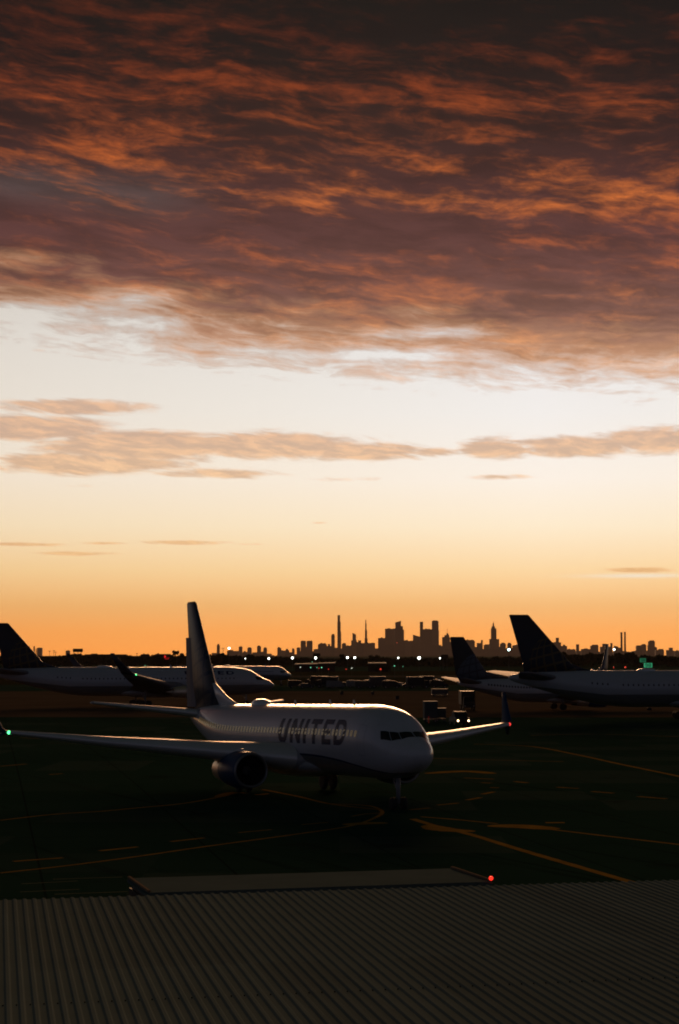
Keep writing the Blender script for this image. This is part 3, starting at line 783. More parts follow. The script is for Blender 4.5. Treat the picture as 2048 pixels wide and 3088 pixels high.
SW = [(0, 1.9), (3, 1.72), (6, 2.05), (9, 2.36), (12, 2.5), (15, 2.52), (22, 2.4), (28, 2.5), (34, 3.7), (38.1, 4.6)]
hero_fin = fin_mat('fin_blue_globe', (.030, .040, .065), (.085, .085, .095), (.022, .038, .075), -33.6, 6.0, 4.6)
hero = dict(
    seg=180, tab=NAR, k=1.0, paint=paint_mat('hull_white_over_grey', (.54, .54, .58), (.16, .17, .18), SW), lower=M_greyp,
    wing=[(13.0, .6, 2.05, 8.6, .13), (13.9, 1.9, 2.22, 7.6, .13), (15.95, 5.8, 2.66, 5.5, .115), (19.5, 12.0, 3.30, 3.3, .105), (22.4, 17.15, 3.90, 1.55, .10)],
    winglet=[(22.4, 17.15, 3.90, 1.55), (22.6, 17.38, 3.97, 1.5), (22.9, 17.56, 4.2, 1.35), (23.6, 17.74, 5.0, .95), (24.4, 17.95, 6.1, .5)],
    strake=[(22.7, 17.35, 3.93, 1.1), (23.2, 17.6, 3.65, .75), (23.9, 17.9, 3.2, .3)],
    tailplane=[(33.4, .3, 4.72, 4.2), (34.2, 1.0, 4.80, 3.7), (38.4, 7.2, 5.6, 1.1)],
    engine=(13.4, 5.0, 1.60, 1.12, 4.3), flat=.08,
    fin=[(32.0, 5.0, 5.6, .09), (33.6, 6.8, 4.85, .09), (37.35, 12.62, 1.95, .09), (37.6, 12.76, 1.5, .04)],
    dorsal=[(28.2, 5.30, 7.0, .012), (29.6, 5.62, 5.6, .02), (31.2, 6.05, 4.0, .04), (33.3, 6.9, 2.0, .05)],
    dorsal_mat=M_white, fin_mat=hero_fin,
    rudder=[(37.0, 5.25, 1.75, -6), (37.95, 10.2, 1.22, -6)],
    gear=[(3.9, 0, .34, False, 1.7), (20.3, 2.86, .56, False, 2.2), (20.3, -2.86, .56, False, 2.2)],
    gear_dz=lambda s: (-.31 if s < 10 else .045),
    panes=[[(1.22, 88.5), (1.75, 88.5), (2.0, 60.5), (1.45, 52)], [(1.48, 51), (2.03, 59), (2.43, 44.5), (1.93, 33)], [(1.97, 32), (2.47, 43.5), (3.0, 33), (2.72, 19)]],
    windows=(5.6, 33.6, .508, 14.0, .30, .37), gaps=[(15.7, 16.1)], win_mat=M_winlit,
    doors=[(4.5, .78, -20, 30), (31.9, .75, -16, 34), (15.6, .55, 2, 30), (16.7, .55, 2, 30), (9.6, 1.2, -58, -28)],
    radome=(24.6, 2.6, .52, .40), antennas=[(9.5, .28), (13.0, .3), (18.5, .28)], nav_r=.11)
hero['panes'] = [[(_ns(a), p) for a, p in qd] for qd in hero['panes']]
hero_root, HB = airliner('airliner', hero, 'white airliner nearest the camera, nose to the right, with large blue lettering')
_L = lettering(HB, 'UNITED', 17.0, 10.1, -6, 36, M_navy, hero_root)
# dark swoosh above the grey belly
bm = bmesh.new(); pv = None
for i in range(60):
    s = 1.9 + 15 * i / 59
    zl = cr([(a, b) for a, b in SW], s, 1); top, bot = cr(NAR, s, 1), cr(NAR, s, 2)
    ph = math.degrees(math.asin(max(-.95, min(.95, (zl - (top + bot) / 2) / ((top - bot) / 2)))))
    a = bm.verts.new(HB.p(s, R(ph + 1.8), .012)); b = bm.verts.new(HB.p(s, R(ph - 1.8), .012))
    if pv: bm.faces.new((pv[0], pv[1], b, a))
    pv = (a, b)
link('swoosh_stripe', bm, M_navy, hero_root)
A0 = R(66.35)
hero_root.location = (4.81, 103.3, .396); hero_root.rotation_euler = (0, -math.asin(.022), -A0)

# wide-bodies parked further out
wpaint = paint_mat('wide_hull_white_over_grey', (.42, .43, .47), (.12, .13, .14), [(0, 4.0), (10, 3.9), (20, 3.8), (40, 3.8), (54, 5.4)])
WP = [[((s - .5) / (1 - .5 / 6) * 1.42, p) for s, p in qd] for qd in hero['panes']]
wide = dict(
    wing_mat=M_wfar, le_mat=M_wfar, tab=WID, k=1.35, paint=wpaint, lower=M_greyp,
    wing=[(16.5, 1.0, 3.0, 12.0, .13), (17.8, 2.6, 3.2, 10.8, .13), (21.8, 8.5, 4.0, 7.2, .11), (27.5, 17.0, 5.2, 4.4, .10), (31.3, 23.2, 6.1, 2.5, .09)],
    winglet=[(31.3, 23.2, 6.1, 2.5), (31.8, 23.6, 6.3, 2.3), (32.6, 23.95, 6.9, 1.9), (34.2, 24.3, 8.4, 1.3), (35.6, 24.6, 9.9, .7)],
    tailplane=[(46.5, .8, 6.2, 6.2), (47.6, 1.8, 6.35, 5.4), (53.2, 9.3, 7.1, 1.9)],
    engine=(15.0, 7.9, 2.75, 1.45, 5.6), engine_mat=M_greyp,
    fin=[(43.0, 6.7, 8.6, .08), (44.6, 8.4, 7.3, .08), (50.9, 15.4, 3.0, .08), (51.1, 15.5, 2.7, .04)],
    dorsal=[(40.2, 7.1, 6.0, .015), (42.6, 7.6, 4.0, .03), (44.3, 8.3, 2.0, .04)],
    gear=[(5.5, 0, .45, False, 2.2), (26.0, 4.6, .58, True, 3.0), (26.0, -4.6, .58, True, 3.0)],
    panes=WP, windows=(8.5, 43.0, .78, 12.0, .24, .34), gaps=[(13.5, 14.4), (24.5, 25.6), (37.5, 39.2)],
    radome=(33.0, 3.0, .7, .40), antennas=[(12.0, .4), (20.0, .4)], nav_r=.14,
    fin_mat=fin_mat('fin_navy_gold_globe', (.020, .022, .040), (.016, .018, .034), (.11, .075, .028), -46.0, 8.2, 5.0),
    dorsal_mat=mat('fin_navy_plain', (.020, .022, .040), .35), winglet_mat=mat('fin_navy_plain', (.020, .022, .040), .35))
def place_jet(root, u_nose, v_base, D, yaw, dz=0.0):
    """nose tip at column u_nose, distance D; yaw = heading away from +X (deg, positive = away)"""
    p = at(u_nose, HOR, D)
    root.location = (p.x, p.y, gz(p.x, p.y) + dz); root.rotation_euler = (0, 0, R(yaw))
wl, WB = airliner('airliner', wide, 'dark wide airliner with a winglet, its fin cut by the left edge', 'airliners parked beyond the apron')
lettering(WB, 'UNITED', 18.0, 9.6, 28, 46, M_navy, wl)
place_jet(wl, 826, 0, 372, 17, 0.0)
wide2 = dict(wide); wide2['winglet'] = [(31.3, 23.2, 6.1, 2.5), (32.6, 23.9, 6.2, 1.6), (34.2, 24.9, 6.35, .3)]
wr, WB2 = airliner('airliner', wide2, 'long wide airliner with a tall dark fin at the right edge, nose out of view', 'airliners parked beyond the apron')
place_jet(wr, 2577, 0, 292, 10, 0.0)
# narrow-body whose blue-globed tail shows left of the tall dark fin
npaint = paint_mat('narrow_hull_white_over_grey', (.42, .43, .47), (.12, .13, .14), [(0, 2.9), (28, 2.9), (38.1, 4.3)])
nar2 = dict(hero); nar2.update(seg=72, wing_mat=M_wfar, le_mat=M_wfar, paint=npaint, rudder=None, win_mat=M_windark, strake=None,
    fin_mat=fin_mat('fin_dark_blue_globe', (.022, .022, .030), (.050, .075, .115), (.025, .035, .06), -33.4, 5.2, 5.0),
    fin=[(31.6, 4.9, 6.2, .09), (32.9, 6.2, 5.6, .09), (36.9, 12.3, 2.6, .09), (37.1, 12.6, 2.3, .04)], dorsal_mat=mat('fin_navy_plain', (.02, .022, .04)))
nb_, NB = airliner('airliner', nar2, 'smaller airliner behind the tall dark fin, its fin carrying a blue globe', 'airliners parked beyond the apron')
place_jet(nb_, 2020, 0, 338, 10, 0.1)
# the jet whose white nose and engine show past the nose of the left wide-body
nc = copy_tree(nb_); nc['label'] = 'airliner whose bright rimmed nose shows past the nose of the left dark wide airliner'
place_jet(nc, 880, 0, 560, -37, 0.9)
o = copy_tree(nb_); o['label'] = 'far airliner turned away, only its thin fin rising behind the roof of the right one'
_t = at(1826, HOR, 525); _h = Vector((-.42, -.907, 0)); _n = Vector((_t.x, _t.y, 0)) + _h * 36.5
o.location = (_n.x, _n.y, -1.1); o.rotation_euler = (0, 0, math.atan2(_h.y, _h.x))

# ------------------------------------------------------------------ Manhattan skyline, about 18 km away
M_city = []
for i, c in enumerate(((.10, .08, .07), (.14, .11, .09), (.08, .07, .07), (.12, .09, .07))):
    m = bpy.data.materials.new('facade_%s' % 'abcd'[i]); m.use_nodes = True; nt = m.node_tree; T = NT(nt); b = nt.nodes['Principled BSDF']
    tc = nt.nodes.new('ShaderNodeTexCoord'); sp = nt.nodes.new('ShaderNodeSeparateXYZ'); nt.links.new(tc.outputs['Object'], sp.inputs[0])
    fl = T.m('LESS_THAN', T.m('PINGPONG', sp.outputs[2], 2.0), .9); vl = T.m('LESS_THAN', T.m('PINGPONG', T.add(sp.outputs[0], 900.0), 2.4), 1.4)
    T.put(b.inputs['Base Color'], T.mix(T.mul(fl, vl), c, tuple(k * .35 for k in c))); b.inputs['Roughness'].default_value = .6
    M_city.append(m)
CITY = [0]
def tower(segs, label, group=None, D=None, cat='building', name='building', m=None, light=False):
    """segs: (x0, x1, vtop[, vtop_right]) in the photograph's columns and rows, widest first"""
    D = D or 17000 + (CITY[0] * 733) % 2300; CITY[0] += 1
    k = D / F
    x0 = min(s[0] for s in segs); x1 = max(s[1] for s in segs)
    cx = ((x0 + x1) / 2 - CX) * k
    g0 = gz(0, D)
    r = bpy.data.meshes.new(name); bm = bmesh.new()
    for i, s in enumerate(segs):
        a = (s[0] - CX) * k - cx; b = (s[1] - CX) * k - cx; dp = max(12.0 * D / 18000, min(45 * D / 18000, (b - a))) / 2 - i * 1.7 * D / 18000
        dp = max(dp, 2.0)
        zt = at(CX, s[2], D).z - g0; zr = (at(CX, s[3], D).z - g0) if len(s) > 3 else zt
        box(bm, a, b, -dp, dp, -.5, zt, (zt, zr, zr, zt))
        if len(s) == 3 and (b - a) > 18 * k and i == len(segs) - 1:      # rooftop plant
            w = (b - a) * .22; box(bm, a + w, a + 2 * w, -dp * .6, dp * .5, zt - 2, zt + 1.6 * k); box(bm, b - 1.3 * w, b - .5 * w, -dp * .5, dp * .4, zt - 2, zt + .9 * k)
    o = link(name, bm, m or M_city[CITY[0] % 4]); o.location = (cx, D, g0)
    tag(o, label, cat, group)
    if 'jutting deck' in label:
        bm = bmesh.new(); p = at(1197, 1938, D); ball(bm, (p.x - cx, -26, p.z - g0), 2.6, 8)
        link('warning_light', bm, mat('red_warning', (.3, .02, .01), .5, emit=(1, .10, .04), estr=1.6), o)
    return o
G = 'high-rises of the far skyline'
for segs, lab in [
    ([(655, 664, 1946), (656.5, 662.5, 1942)], 'slender tower just right of the white airliner tail, left of the star-bright mast lamp'),
    ([(640, 655, 1969)], 'low flat block at the foot of the slender tower right of the white tail'),
    ([(686, 722, 1963), (690, 704, 1960)], 'broad low block beneath the star-bright mast lamp right of the tail'),
    ([(721, 732, 1951), (722.5, 730.5, 1949)], 'narrow tower, first to the right of the star-bright mast lamp'),
    ([(733, 748, 1966), (736, 742, 1963)], 'low stepped block between two narrow towers right of the mast lamp'),
    ([(747, 760, 1955), (748.5, 758.5, 1952)], 'round-shouldered tower second to the right of the mast lamp'),
    ([(762, 777, 1967)], 'low block left of the square tower over the wide airliner nose'),
    ([(776, 788, 1950), (777, 786, 1947)], 'square tower above the lettering of the left wide airliner'),
    ([(788, 796, 1965)], 'low link block between the square tower and its slim neighbour'),
    ([(795, 806, 1955), (797, 804, 1952)], 'slim tower third left of the pointed one'),
    ([(806, 828, 1973, 1976), (812, 820, 1971)], 'lowest rounded block before the gap left of the pointed tower'),
    ([(837, 849, 1954), (839, 846, 1950, 1953)], 'tower with a pointed left shoulder opening the denser part of the skyline'),
    ([(848, 862, 1962), (850, 856, 1961)], 'low block right of the pointed-shoulder tower'),
    ([(862, 873, 1958, 1961), (864, 869, 1956)], 'small peaked block left of the thin pair before the twin towers'),
    ([(873, 882, 1967)], 'low roof between the small peaked block and a thin tower'),
    ([(881, 889, 1958), (882, 887, 1955)], 'thin tower left of the twin towers, narrowest there'),
    ([(895, 906, 1954), (897, 904, 1952)], 'block touching the left side of the twin towers'),
    ([(907, 923, 1934), (908, 922, 1932)], 'left one of the matching twin towers'),
    ([(925, 943, 1934), (926, 942, 1932)], 'right one of the matching twin towers'),
    ([(922, 926, 1950), (900, 948, 1964)], 'podium block joining the feet of the matching twin towers'),
    ([(946, 960, 1958), (950, 957, 1957)], 'low roof just right of the twin towers'),
    ([(959, 986, 1943), (963, 983, 1940)], 'wide flat block between the twin towers and the tall thin needle'),
    ([(985, 1000, 1948), (989, 996, 1942)], 'short block left of the round-topped tower by the needle'),
    ([(999, 1010, 1916), (1000.5, 1008.5, 1912)], 'round-topped slim tower immediately left of the tallest needle'),
    ([(1009, 1018, 1953)], 'low block at the left foot of the tallest needle'),
    ([(1017.5, 1029, 1905), (1017.5, 1027.5, 1875), (1018, 1026, 1855)], 'tallest needle tower of the skyline, square and straight'),
    ([(1031, 1044, 1941), (1034, 1042, 1939)], 'block immediately right of the tallest needle, taller than its neighbour'),
    ([(1043, 1062, 1947)], 'flat block between the tallest needle and the curved-top tower'),
    ([(1059, 1076, 1931), (1063, 1074, 1908, 1914)], 'tower with a curved sloping top between the two needles'),
    ([(1075, 1097, 1936, 1940), (1080, 1089, 1931)], 'stepped block right of the curved-top tower'),
    ([(1099.5, 1108.5, 1925), (1100.5, 1107, 1900), (1101.3, 1105.5, 1880), (1102, 1104.6, 1869)], 'second needle, tapering to a very thin tip'),
    ([(1094, 1131, 1939)], 'flat wide block at the foot of the tapering needle'),
    ([(1130, 1141, 1955)], 'low roof in the gap right of the tapering needle'),
    ([(1140, 1162, 1924), (1148, 1154, 1922)], 'broad step at the left of the large central cluster'),
    ([(1161, 1196, 1896)], 'large flat-roofed slab of the central cluster, left of the slanted peak'),
    ([(1190, 1221, 1935), (1190, 1218, 1899), (1192, 1209, 1877, 1872), (1209, 1215, 1888, 1888)], 'slanted-peak tower with a jutting deck in the central cluster'),
    ([(1218, 1240, 1931, 1934), (1222, 1230, 1930)], 'low shoulder right of the slanted-peak tower'),
    ([(1234, 1266, 1932), (1245, 1266, 1914, 1920)], 'block with a sloping roof left of the two-posted castle shape'),
    ([(1266, 1275.5, 1875)], 'slim square left post of the castle shaped cluster'),
    ([(1274, 1303, 1898), (1278, 1298, 1897)], 'broad middle block between the two posts of the castle shape'),
    ([(1301, 1323, 1900), (1302, 1322, 1873), (1305, 1319, 1871)], 'wide right post of the castle shaped cluster'),
    ([(1322, 1334, 1948)], 'low roof in the gap right of the castle shaped cluster'),
    ([(1333, 1356, 1921), (1340, 1354, 1915), (1346, 1352, 1910), (1347.6, 1348.6, 1896)], 'tower with a thin antenna beside the blue-globed fin'),
    ([(1356, 1398, 1935), (1385, 1398, 1927)], 'broad block mostly behind the blue-globed fin'),
    ([(1396, 1431, 1933), (1399, 1428, 1930)], 'flat slab right of the blue-globed fin'),
    ([(1430, 1440, 1951)], 'low roof right of the slab beside the blue-globed fin'),
    ([(1437, 1451, 1939), (1449.5, 1455, 1930)], 'block with a thin upright on its right side left of the spired tower'),
    ([(1458, 1476, 1945), (1461, 1475, 1943)], 'block touching the left foot of the spired tower'),
    ([(1475, 1504, 1927), (1480, 1496, 1895), (1482, 1492, 1889), (1485, 1489.5, 1880), (1486.6, 1488, 1874)], 'stepped art deco tower with a central spire between the two large fins'),
    ([(1503, 1510, 1950)], 'low gap filler right of the spired tower'),
    ([(1507, 1524, 1941), (1511, 1521, 1938)], 'square tower first right of the spired one'),
    ([(1529, 1541, 1941), (1531, 1539, 1938)], 'square tower second right of the spired one, over the bluish lamp'),
    ([(1523, 1548, 1955)], 'low base under the two square towers by the bluish lamp'),
    ([(1544, 1580, 1947, 1938)], 'block rising behind the left edge of the tall dark fin'),
    ([(1580, 1640, 1938), (1600, 1620, 1930)], 'block hidden largely by the tall dark fin'),
    ([(1640, 1690, 1937), (1669, 1676, 1936), (1675, 1684, 1923)], 'tower with a narrow crown just right of the tall dark fin'),
    ([(1684, 1708, 1948), (1696, 1703, 1944)], 'stepped block right of the narrow-crowned tower'),
    ([(1706, 1733, 1958)], 'long low block before the isolated slim tower'),
    ([(1736, 1744.5, 1943)], 'isolated slim tower right of the tall dark fin'),
    ([(1733, 1752, 1963)], 'low roof at the foot of the isolated slim tower'),
    ([(1751, 1782, 1957), (1760, 1770, 1955)], 'low block between the isolated slim tower and a squarish one'),
    ([(1779, 1802, 1947), (1784, 1801, 1944)], 'squarish block left of the thin far fin'),
    ([(1800, 1812, 1965)], 'low roof in the gap left of the cluster behind the thin far fin'),
    ([(1808, 1842, 1950), (1815, 1827, 1941), (1839, 1845, 1939)], 'cluster of steps behind the thin far fin'),
    ([(1848, 1871, 1953), (1850, 1862, 1947, 1950)], 'block left of the paired chimneys'),
    ([(1868, 1900, 1962, 1966)], 'power house low roof under the paired chimneys'),
    ([(1899, 1918, 1965, 1961)], 'low roof right of the paired chimneys'),
    ([(1916, 1933, 1949), (1918, 1930, 1946)], 'left one of two adjoining blocks over the green number boards'),
    ([(1932, 1946, 1944), (1934, 1943, 1942)], 'right one of two adjoining blocks over the green number boards'),
    ([(1951, 1978, 1945, 1952), (1953, 1972, 1934), (1957, 1970, 1931)], 'tall round-crowned tower near the right edge'),
    ([(1946, 1955, 1962)], 'low roof left of the round-crowned tower'),
    ([(1974, 1999, 1960), (1983, 1997, 1957)], 'shoulder block right of the round-crowned tower'),
    ([(2007, 2034, 1960, 1963), (2015, 2026, 1953)], 'peaked block last but one at the right edge'),
    ([(2032, 2075, 1964), (2036, 2044, 1961)], 'flat block cut by the right edge of the skyline'),
    ([(115, 130, 1954), (117, 129, 1953)], 'dark squat tower right of the thin chimneys at far left'),
    ([(201, 213.5, 1962), (204, 211, 1961)], 'small squat tower left of the billboard'),
    ([(826, 840, 1979), (886, 897, 1973)], 'lowest roof in the gap left of the twin towers group'),
    ([(1140, 1330, 1945)], 'long dark base under the central cluster and castle shape'),
    ([(955, 1140, 1957)], 'long dark base under the two needles'),
    ([(1330, 1600, 1957)], 'long dark base under the spired tower'),
    ([(1640, 1720, 1962), (1735, 1870, 1967)], 'long low base right of the tall dark fin'),
    ([(690, 820, 1971)], 'long low base under the slim towers right of the white tail'),
]:
    tower(segs, lab, G)
# chimneys
def chimney(u, w, v, D, label, group='chimneys on the horizon'):
    k = D / F; g0 = gz(0, D); zt = at(u, v, D).z - g0
    bm = bmesh.new(); cyl(bm, (0, 0, 0), (0, 0, zt), w * k * .56, w * k * .44, 16); cyl(bm, (0, 0, zt * .965), (0, 0, zt * 1.004), w * k * .54, w * k * .54, 16)
    o = link('chimney', bm, M_city[2]); o.location = ((u - CX) * k, D, g0); tag(o, label, 'chimney', group)
chimney(1872.5, 6.4, 1907, 15500, 'left one of the tall paired chimneys near the right edge')
chimney(1883, 5.6, 1906, 15500, 'right one of the tall paired chimneys near the right edge')
chimney(90.5, 4, 1949, 6000, 'leftmost thin chimney beside the fin at the left edge')
chimney(105.5, 4.6, 1949, 6000, 'thicker chimney between two others at far left')
chimney(111.5, 2.6, 1956, 6000, 'short thin chimney touching the squat tower at far left')
for (u, v, lab) in ((152, 1963, 'left mast'), (165, 1962, 'middle mast'), (170, 1966, 'right mast')):
    k = 4000 / F; g0 = gz(0, 4000); zt = at(u, v, 4000).z - g0
    bm = bmesh.new(); cyl(bm, (0, 0, 0), (0, 0, zt), .5, .35, 6); box(bm, -2.6, 2.6, -.3, .3, zt - .8, zt); cyl(bm, (0, 0, zt), (1.6, 0, zt + 1.8), .2, .12, 5)
    o = link('mast', bm, M_city[2]); o.location = ((u - CX) * k, 4000, g0); tag(o, '%s of three thin ones on the horizon left of the billboard' % lab, 'mast', 'masts at far left')
k = 5000 / F; g0 = gz(0, 5000); zt = at(674, 1953, 5000).z - g0
bm = bmesh.new(); cyl(bm, (0, 0, 0), (0, 0, zt), .7, .4, 6); box(bm, -4.5, 4.5, -.3, .3, zt - 2.2, zt - 1.2); box(bm, -2.5, 2.5, -.3, .3, zt - 7, zt - 6.3)
o = link('mast', bm, M_city[2]); o.location = ((674 - CX) * k, 5000, g0); tag(o, 'thin antenna mast between the slender tower and the star-bright lamp', 'mast')

# ------------------------------------------------------------------ low buildings and trees at the airfield edge
M_shed = mat('dark_shed', (.045, .040, .034), .9, spec=.0, var=.3, vscale=.05)
for segs, lab, D in [
    ([(232, 386, 1975), (258, 383, 1973), (278, 296, 1971), (335, 347, 1972)], 'long low hangar under the skyline left of the white tail, roof with small vents', 1900),
    ([(426, 453, 1974), (429, 451, 1972.5)], 'small flat shed between the long hangar and the tree hump', 1900),
    ([(464, 524, 1974), (470, 516, 1972), (476, 481, 1970)], 'low building carrying the red neon sign left of the white tail', 1800),
    ([(130, 232, 1979), (190, 200, 1976)], 'very low shed left of the billboard', 1900),
    ([(218, 249, 1972)], 'block that carries the billboard at left', 1700),
]:
    tower(segs, lab, None, D, 'building', 'building', M_shed)
def billboard():
    D = 1700; g0 = gz(0, D); a = at(220, 1956, D); b = at(250, 1966.5, D); zb = at(235, 1973, D).z - g0
    r = thing('billboard', ((a.x + b.x) / 2, D, g0), 0, 'dark rectangular billboard on posts above a low block, against the orange sky at left', 'billboard')
    hw = (b.x - a.x) / 2
    bm = bmesh.new(); box(bm, -hw, hw, -.4, .4, b.z - g0, a.z - g0); bevel(bm, .1, 1); link('panel', bm, M_shed, r)
    for x in (-hw * .8, 0, hw * .62):
        bm = bmesh.new(); cyl(bm, (x, .6, 0), (x, .6, a.z - g0 - 1), .28, .28, 8); link('post', bm, M_shed, r)
billboard()
def mast413():
    D = 1800; g0 = gz(0, D); p = at(413, 1970, D); bm = bmesh.new()
    cyl(bm, (0, 0, 0), (0, 0, p.z - g0), .3, .2, 8); box(bm, -.8, .8, -.3, .3, p.z - g0 - .5, p.z - g0)
    o = link('mast', bm, M_shed); o.location = (p.x, D, g0); tag(o, 'short mast between the long hangar and the small flat shed', 'mast')
mast413()
M_leaf = mat('dusk_foliage', (.035, .040, .018), .95, var=.5, vscale=.4, spec=.0)
def treeline(name, ulist, D0, D1, n, seed, label=None):
    """leaf clumps scattered through a long crown volume; ulist: (u, vtop)"""
    rr = random.Random(seed); bm = bmesh.new()
    for _ in range(n):
        u = rr.uniform(ulist[0][0], ulist[-1][0])
        for (a, b) in zip(ulist[:-1], ulist[1:]):
            if a[0] <= u <= b[0]: vt = a[1] + (b[1] - a[1]) * (u - a[0]) / (b[0] - a[0]); break
        D = rr.uniform(D0, D1); top = at(u, vt, D); g = gz(0, D)
        ht = max(2.0, top.z - g)
        ht *= .86 + .16 * math.sin(u * .11) * math.sin(u * .043 + 1) + rr.uniform(-.08, .06)
        z = g + ht * (rr.random() ** .45)
        s = rr.uniform(.5, 1.5)
        c = Vector((top.x + rr.uniform(-1, 1), D, z))
        for _k in range(3):
            nrm = Vector((rr.gauss(0, 1), rr.gauss(0, 1), rr.gauss(0, 1))).normalized(); t = nrm.orthogonal().normalized(); bt = nrm.cross(t)
            o = c + Vector((rr.gauss(0, .7), rr.gauss(0, .7), rr.gauss(0, .5)))
            bm.faces.new([bm.verts.new(o + t * s * math.cos(a_) + bt * s * .7 * math.sin(a_)) for a_ in (0, 1.4, 2.6, 3.9, 5.2)])
    o = link(name, bm, M_leaf); tag(o, kind='stuff', label=label)
treeline('distant_woods', [(-150, 1977), (60, 1976), (140, 1979), (260, 1977), (380, 1979), (450, 1980), (560, 1978), (640, 1972), (700, 1975), (840, 1981), (900, 1984), (1000, 1986), (1100, 1985), (1200, 1984), (1330, 1986), (1420, 1983), (1560, 1981), (1640, 1972), (1760, 1970), (1900, 1970), (1980, 1979), (2060, 1978), (2250, 1976)], 1550, 1700, 15000, 3, 'dark wood along the airfield edge below the skyline')
def tree(u, vt, wpx, D, label, seed):
    rr = random.Random(seed); g = gz(0, D); p = at(u, vt, D); h = p.z - g; w = wpx * D / F / 2
    r = thing('tree', (p.x, D, g), 0, label, 'tree', 'trees at the airfield edge')
    bm = bmesh.new(); cyl(bm, (0, 0, 0), (.2, 0, h * .55), .3, .16, 8)
    for k in range(5):
        a = rr.uniform(0, 6.28); cyl(bm, (.1, 0, h * (.3 + .05 * k)), (w * .6 * math.cos(a), w * .6 * math.sin(a), h * (.55 + .07 * k)), .12, .05, 5)
    link('trunk', bm, mat('bark', (.05, .04, .03), .9), r)
    bm = bmesh.new()
    cl = [(rr.uniform(-.7, .7) * w, rr.uniform(-.7, .7) * w, h * rr.uniform(.45, .88), w * rr.uniform(.25, .5)) for _ in range(9)]
    for _ in range(900):
        c = rr.choice(cl); d = Vector((rr.gauss(0, 1), rr.gauss(0, 1), rr.gauss(0, .8))).normalized() * c[3] * rr.random() ** .4
        o = Vector(c[:3]) + d
        o.z = min(o.z, h)
        nrm = Vector((rr.gauss(0, 1), rr.gauss(0, 1), rr.gauss(0, 1))).normalized(); t = nrm.orthogonal().normalized(); bt = nrm.cross(t); s = rr.uniform(.25, .55)
        bm.faces.new([bm.verts.new(o + t * s * math.cos(a_) + bt * s * math.sin(a_)) for a_ in (0, 1.5, 3.1, 4.6)])
    link('crown', bm, M_leaf, r)
tree(533, 1958, 26, 1500, 'tree hump rising left of the white airliner tail', 4)
tree(556, 1969, 34, 1480, 'low rounded tree between the hump and the white tail', 5)
tree(650, 1972, 30, 1480, 'low dark tree just right of the white tail', 6)
tree(1035, 1972, 28, 1450, 'dark tree in front of the tallest needle, its top at the horizon', 8)
tree(1130, 1976, 40, 1450, 'wide dark tree under the gap right of the tapering needle', 9)
tree(1340, 1975, 30, 1450, 'dark bushy tree right of the rightmost floodlight in the long row', 10)
tree(1990, 1972, 44, 1450, 'dark tree below the round-crowned tower near the right edge', 11)
tree(1150, 2008, 60, 1100, 'broad bush beyond the parked vehicles under the central cluster', 12)

def pale_shed(u0, u1, v0, v1, D, lab):
    g = gz(0, D); a = at(u0, v0, D); b = at(u1, v1, D); w = (b.x - a.x); h0 = a.z - g; h1 = b.z - g
    r = thing('hangar', (a.x, D, g), 0, lab, 'hangar', 'pale roofed sheds beyond the taxiway')
    bm = bmesh.new(); box(bm, .3, w - .3, .5, 12, 0, h0 - .7, (h0 - .7, h1 - .7, h1 - .7, h0 - .7)); link('wall', bm, M_shed, r)
    bm = bmesh.new(); n = 8; rg = []
    for i in range(13):
        x = w * i / 12; h = h0 + (h1 - h0) * i / 12
        rg.append([Vector((x, 12.5 * k / n, h - .65 + .65 * math.sin(math.pi * k / n))) for k in range(n + 1)] + [Vector((x, 12.5 * k / n, h - .75 + .6 * math.sin(math.pi * k / n))) for k in range(n, -1, -1)])
    loft(bm, rg); link('roof', bm, mat('pale_roof_sheet', (.32, .28, .22), .7, spec=.08), r, True)
pale_shed(888, 958, 2001, 1999.5, 1100, 'left pale roofed shed beyond the far bright nose, long and low')
pale_shed(960, 1012, 1998.5, 1997, 1105, 'middle pale roofed shed under the tallest needle, slightly higher than its left neighbour')
pale_shed(1110, 1166, 1998, 1997.5, 1110, 'right pale roofed shed under the large central cluster')

# ------------------------------------------------------------------ lamps and signs
M_lamp = mat('white_floodlight', (.8, .8, .7), .4, emit=(.95, 1.0, .86), estr=9.0)
M_lampw = mat('warm_lamp', (.8, .6, .4), .4, emit=(1.0, .62, .30), estr=5.0)
M_lampb = mat('cool_lamp', (.7, .8, .9), .4, emit=(.72, 1.0, .95), estr=12.0)
M_pole = mat('lamp_pole', (.05, .05, .05), .6)
def lamp_pole(u, v, D, r, m, label, group='floodlights under the skyline'):
    p = at(u, v, D); g = gz(0, D); h = p.z - g
    t = thing('light_pole', (p.x, D, g), 0, label, 'light pole', group)
    bm = bmesh.new(); cyl(bm, (0, .3, 0), (0, .3, h + r), .12, .07, 8); cyl(bm, (0, .3, h + r), (0, -.1, h + r * 1.1), .05, .05, 6); link('pole', bm, M_pole, t)
    bm = bmesh.new(); box(bm, -r, r, -.05, .25, h + r * .6, h + r * 1.2); link('lamp_housing', bm, M_pole, t)
    bm = bmesh.new(); ball(bm, (0, -.1, h), r, 12); link('lamp', bm, m, t, True)
lamp_pole(882, 1984, 1200, .62, M_lamp, 'leftmost bright lamp of the long row under the twin towers')
lamp_pole(740, 1986, 1200, .26, M_lamp, 'small faint lamp above the lettering of the left wide airliner')
lamp_pole(811, 1986, 1200, .55, M_lamp, 'lamp between the faint one and the lamp under the twin towers')
lamp_pole(952, 1984, 1200, .66, M_lamp, 'bright lamp under a dark box right of the twin towers')
lamp_pole(1048, 1983, 1200, .60, M_lamp, 'left lamp of the close pair under the curved-top tower')
lamp_pole(1070, 1983, 1200, .60, M_lamp, 'right lamp of the close pair under the curved-top tower')
lamp_pole(1201, 1984, 1200, .42, M_lamp, 'smaller lamp under the slanted-peak tower')
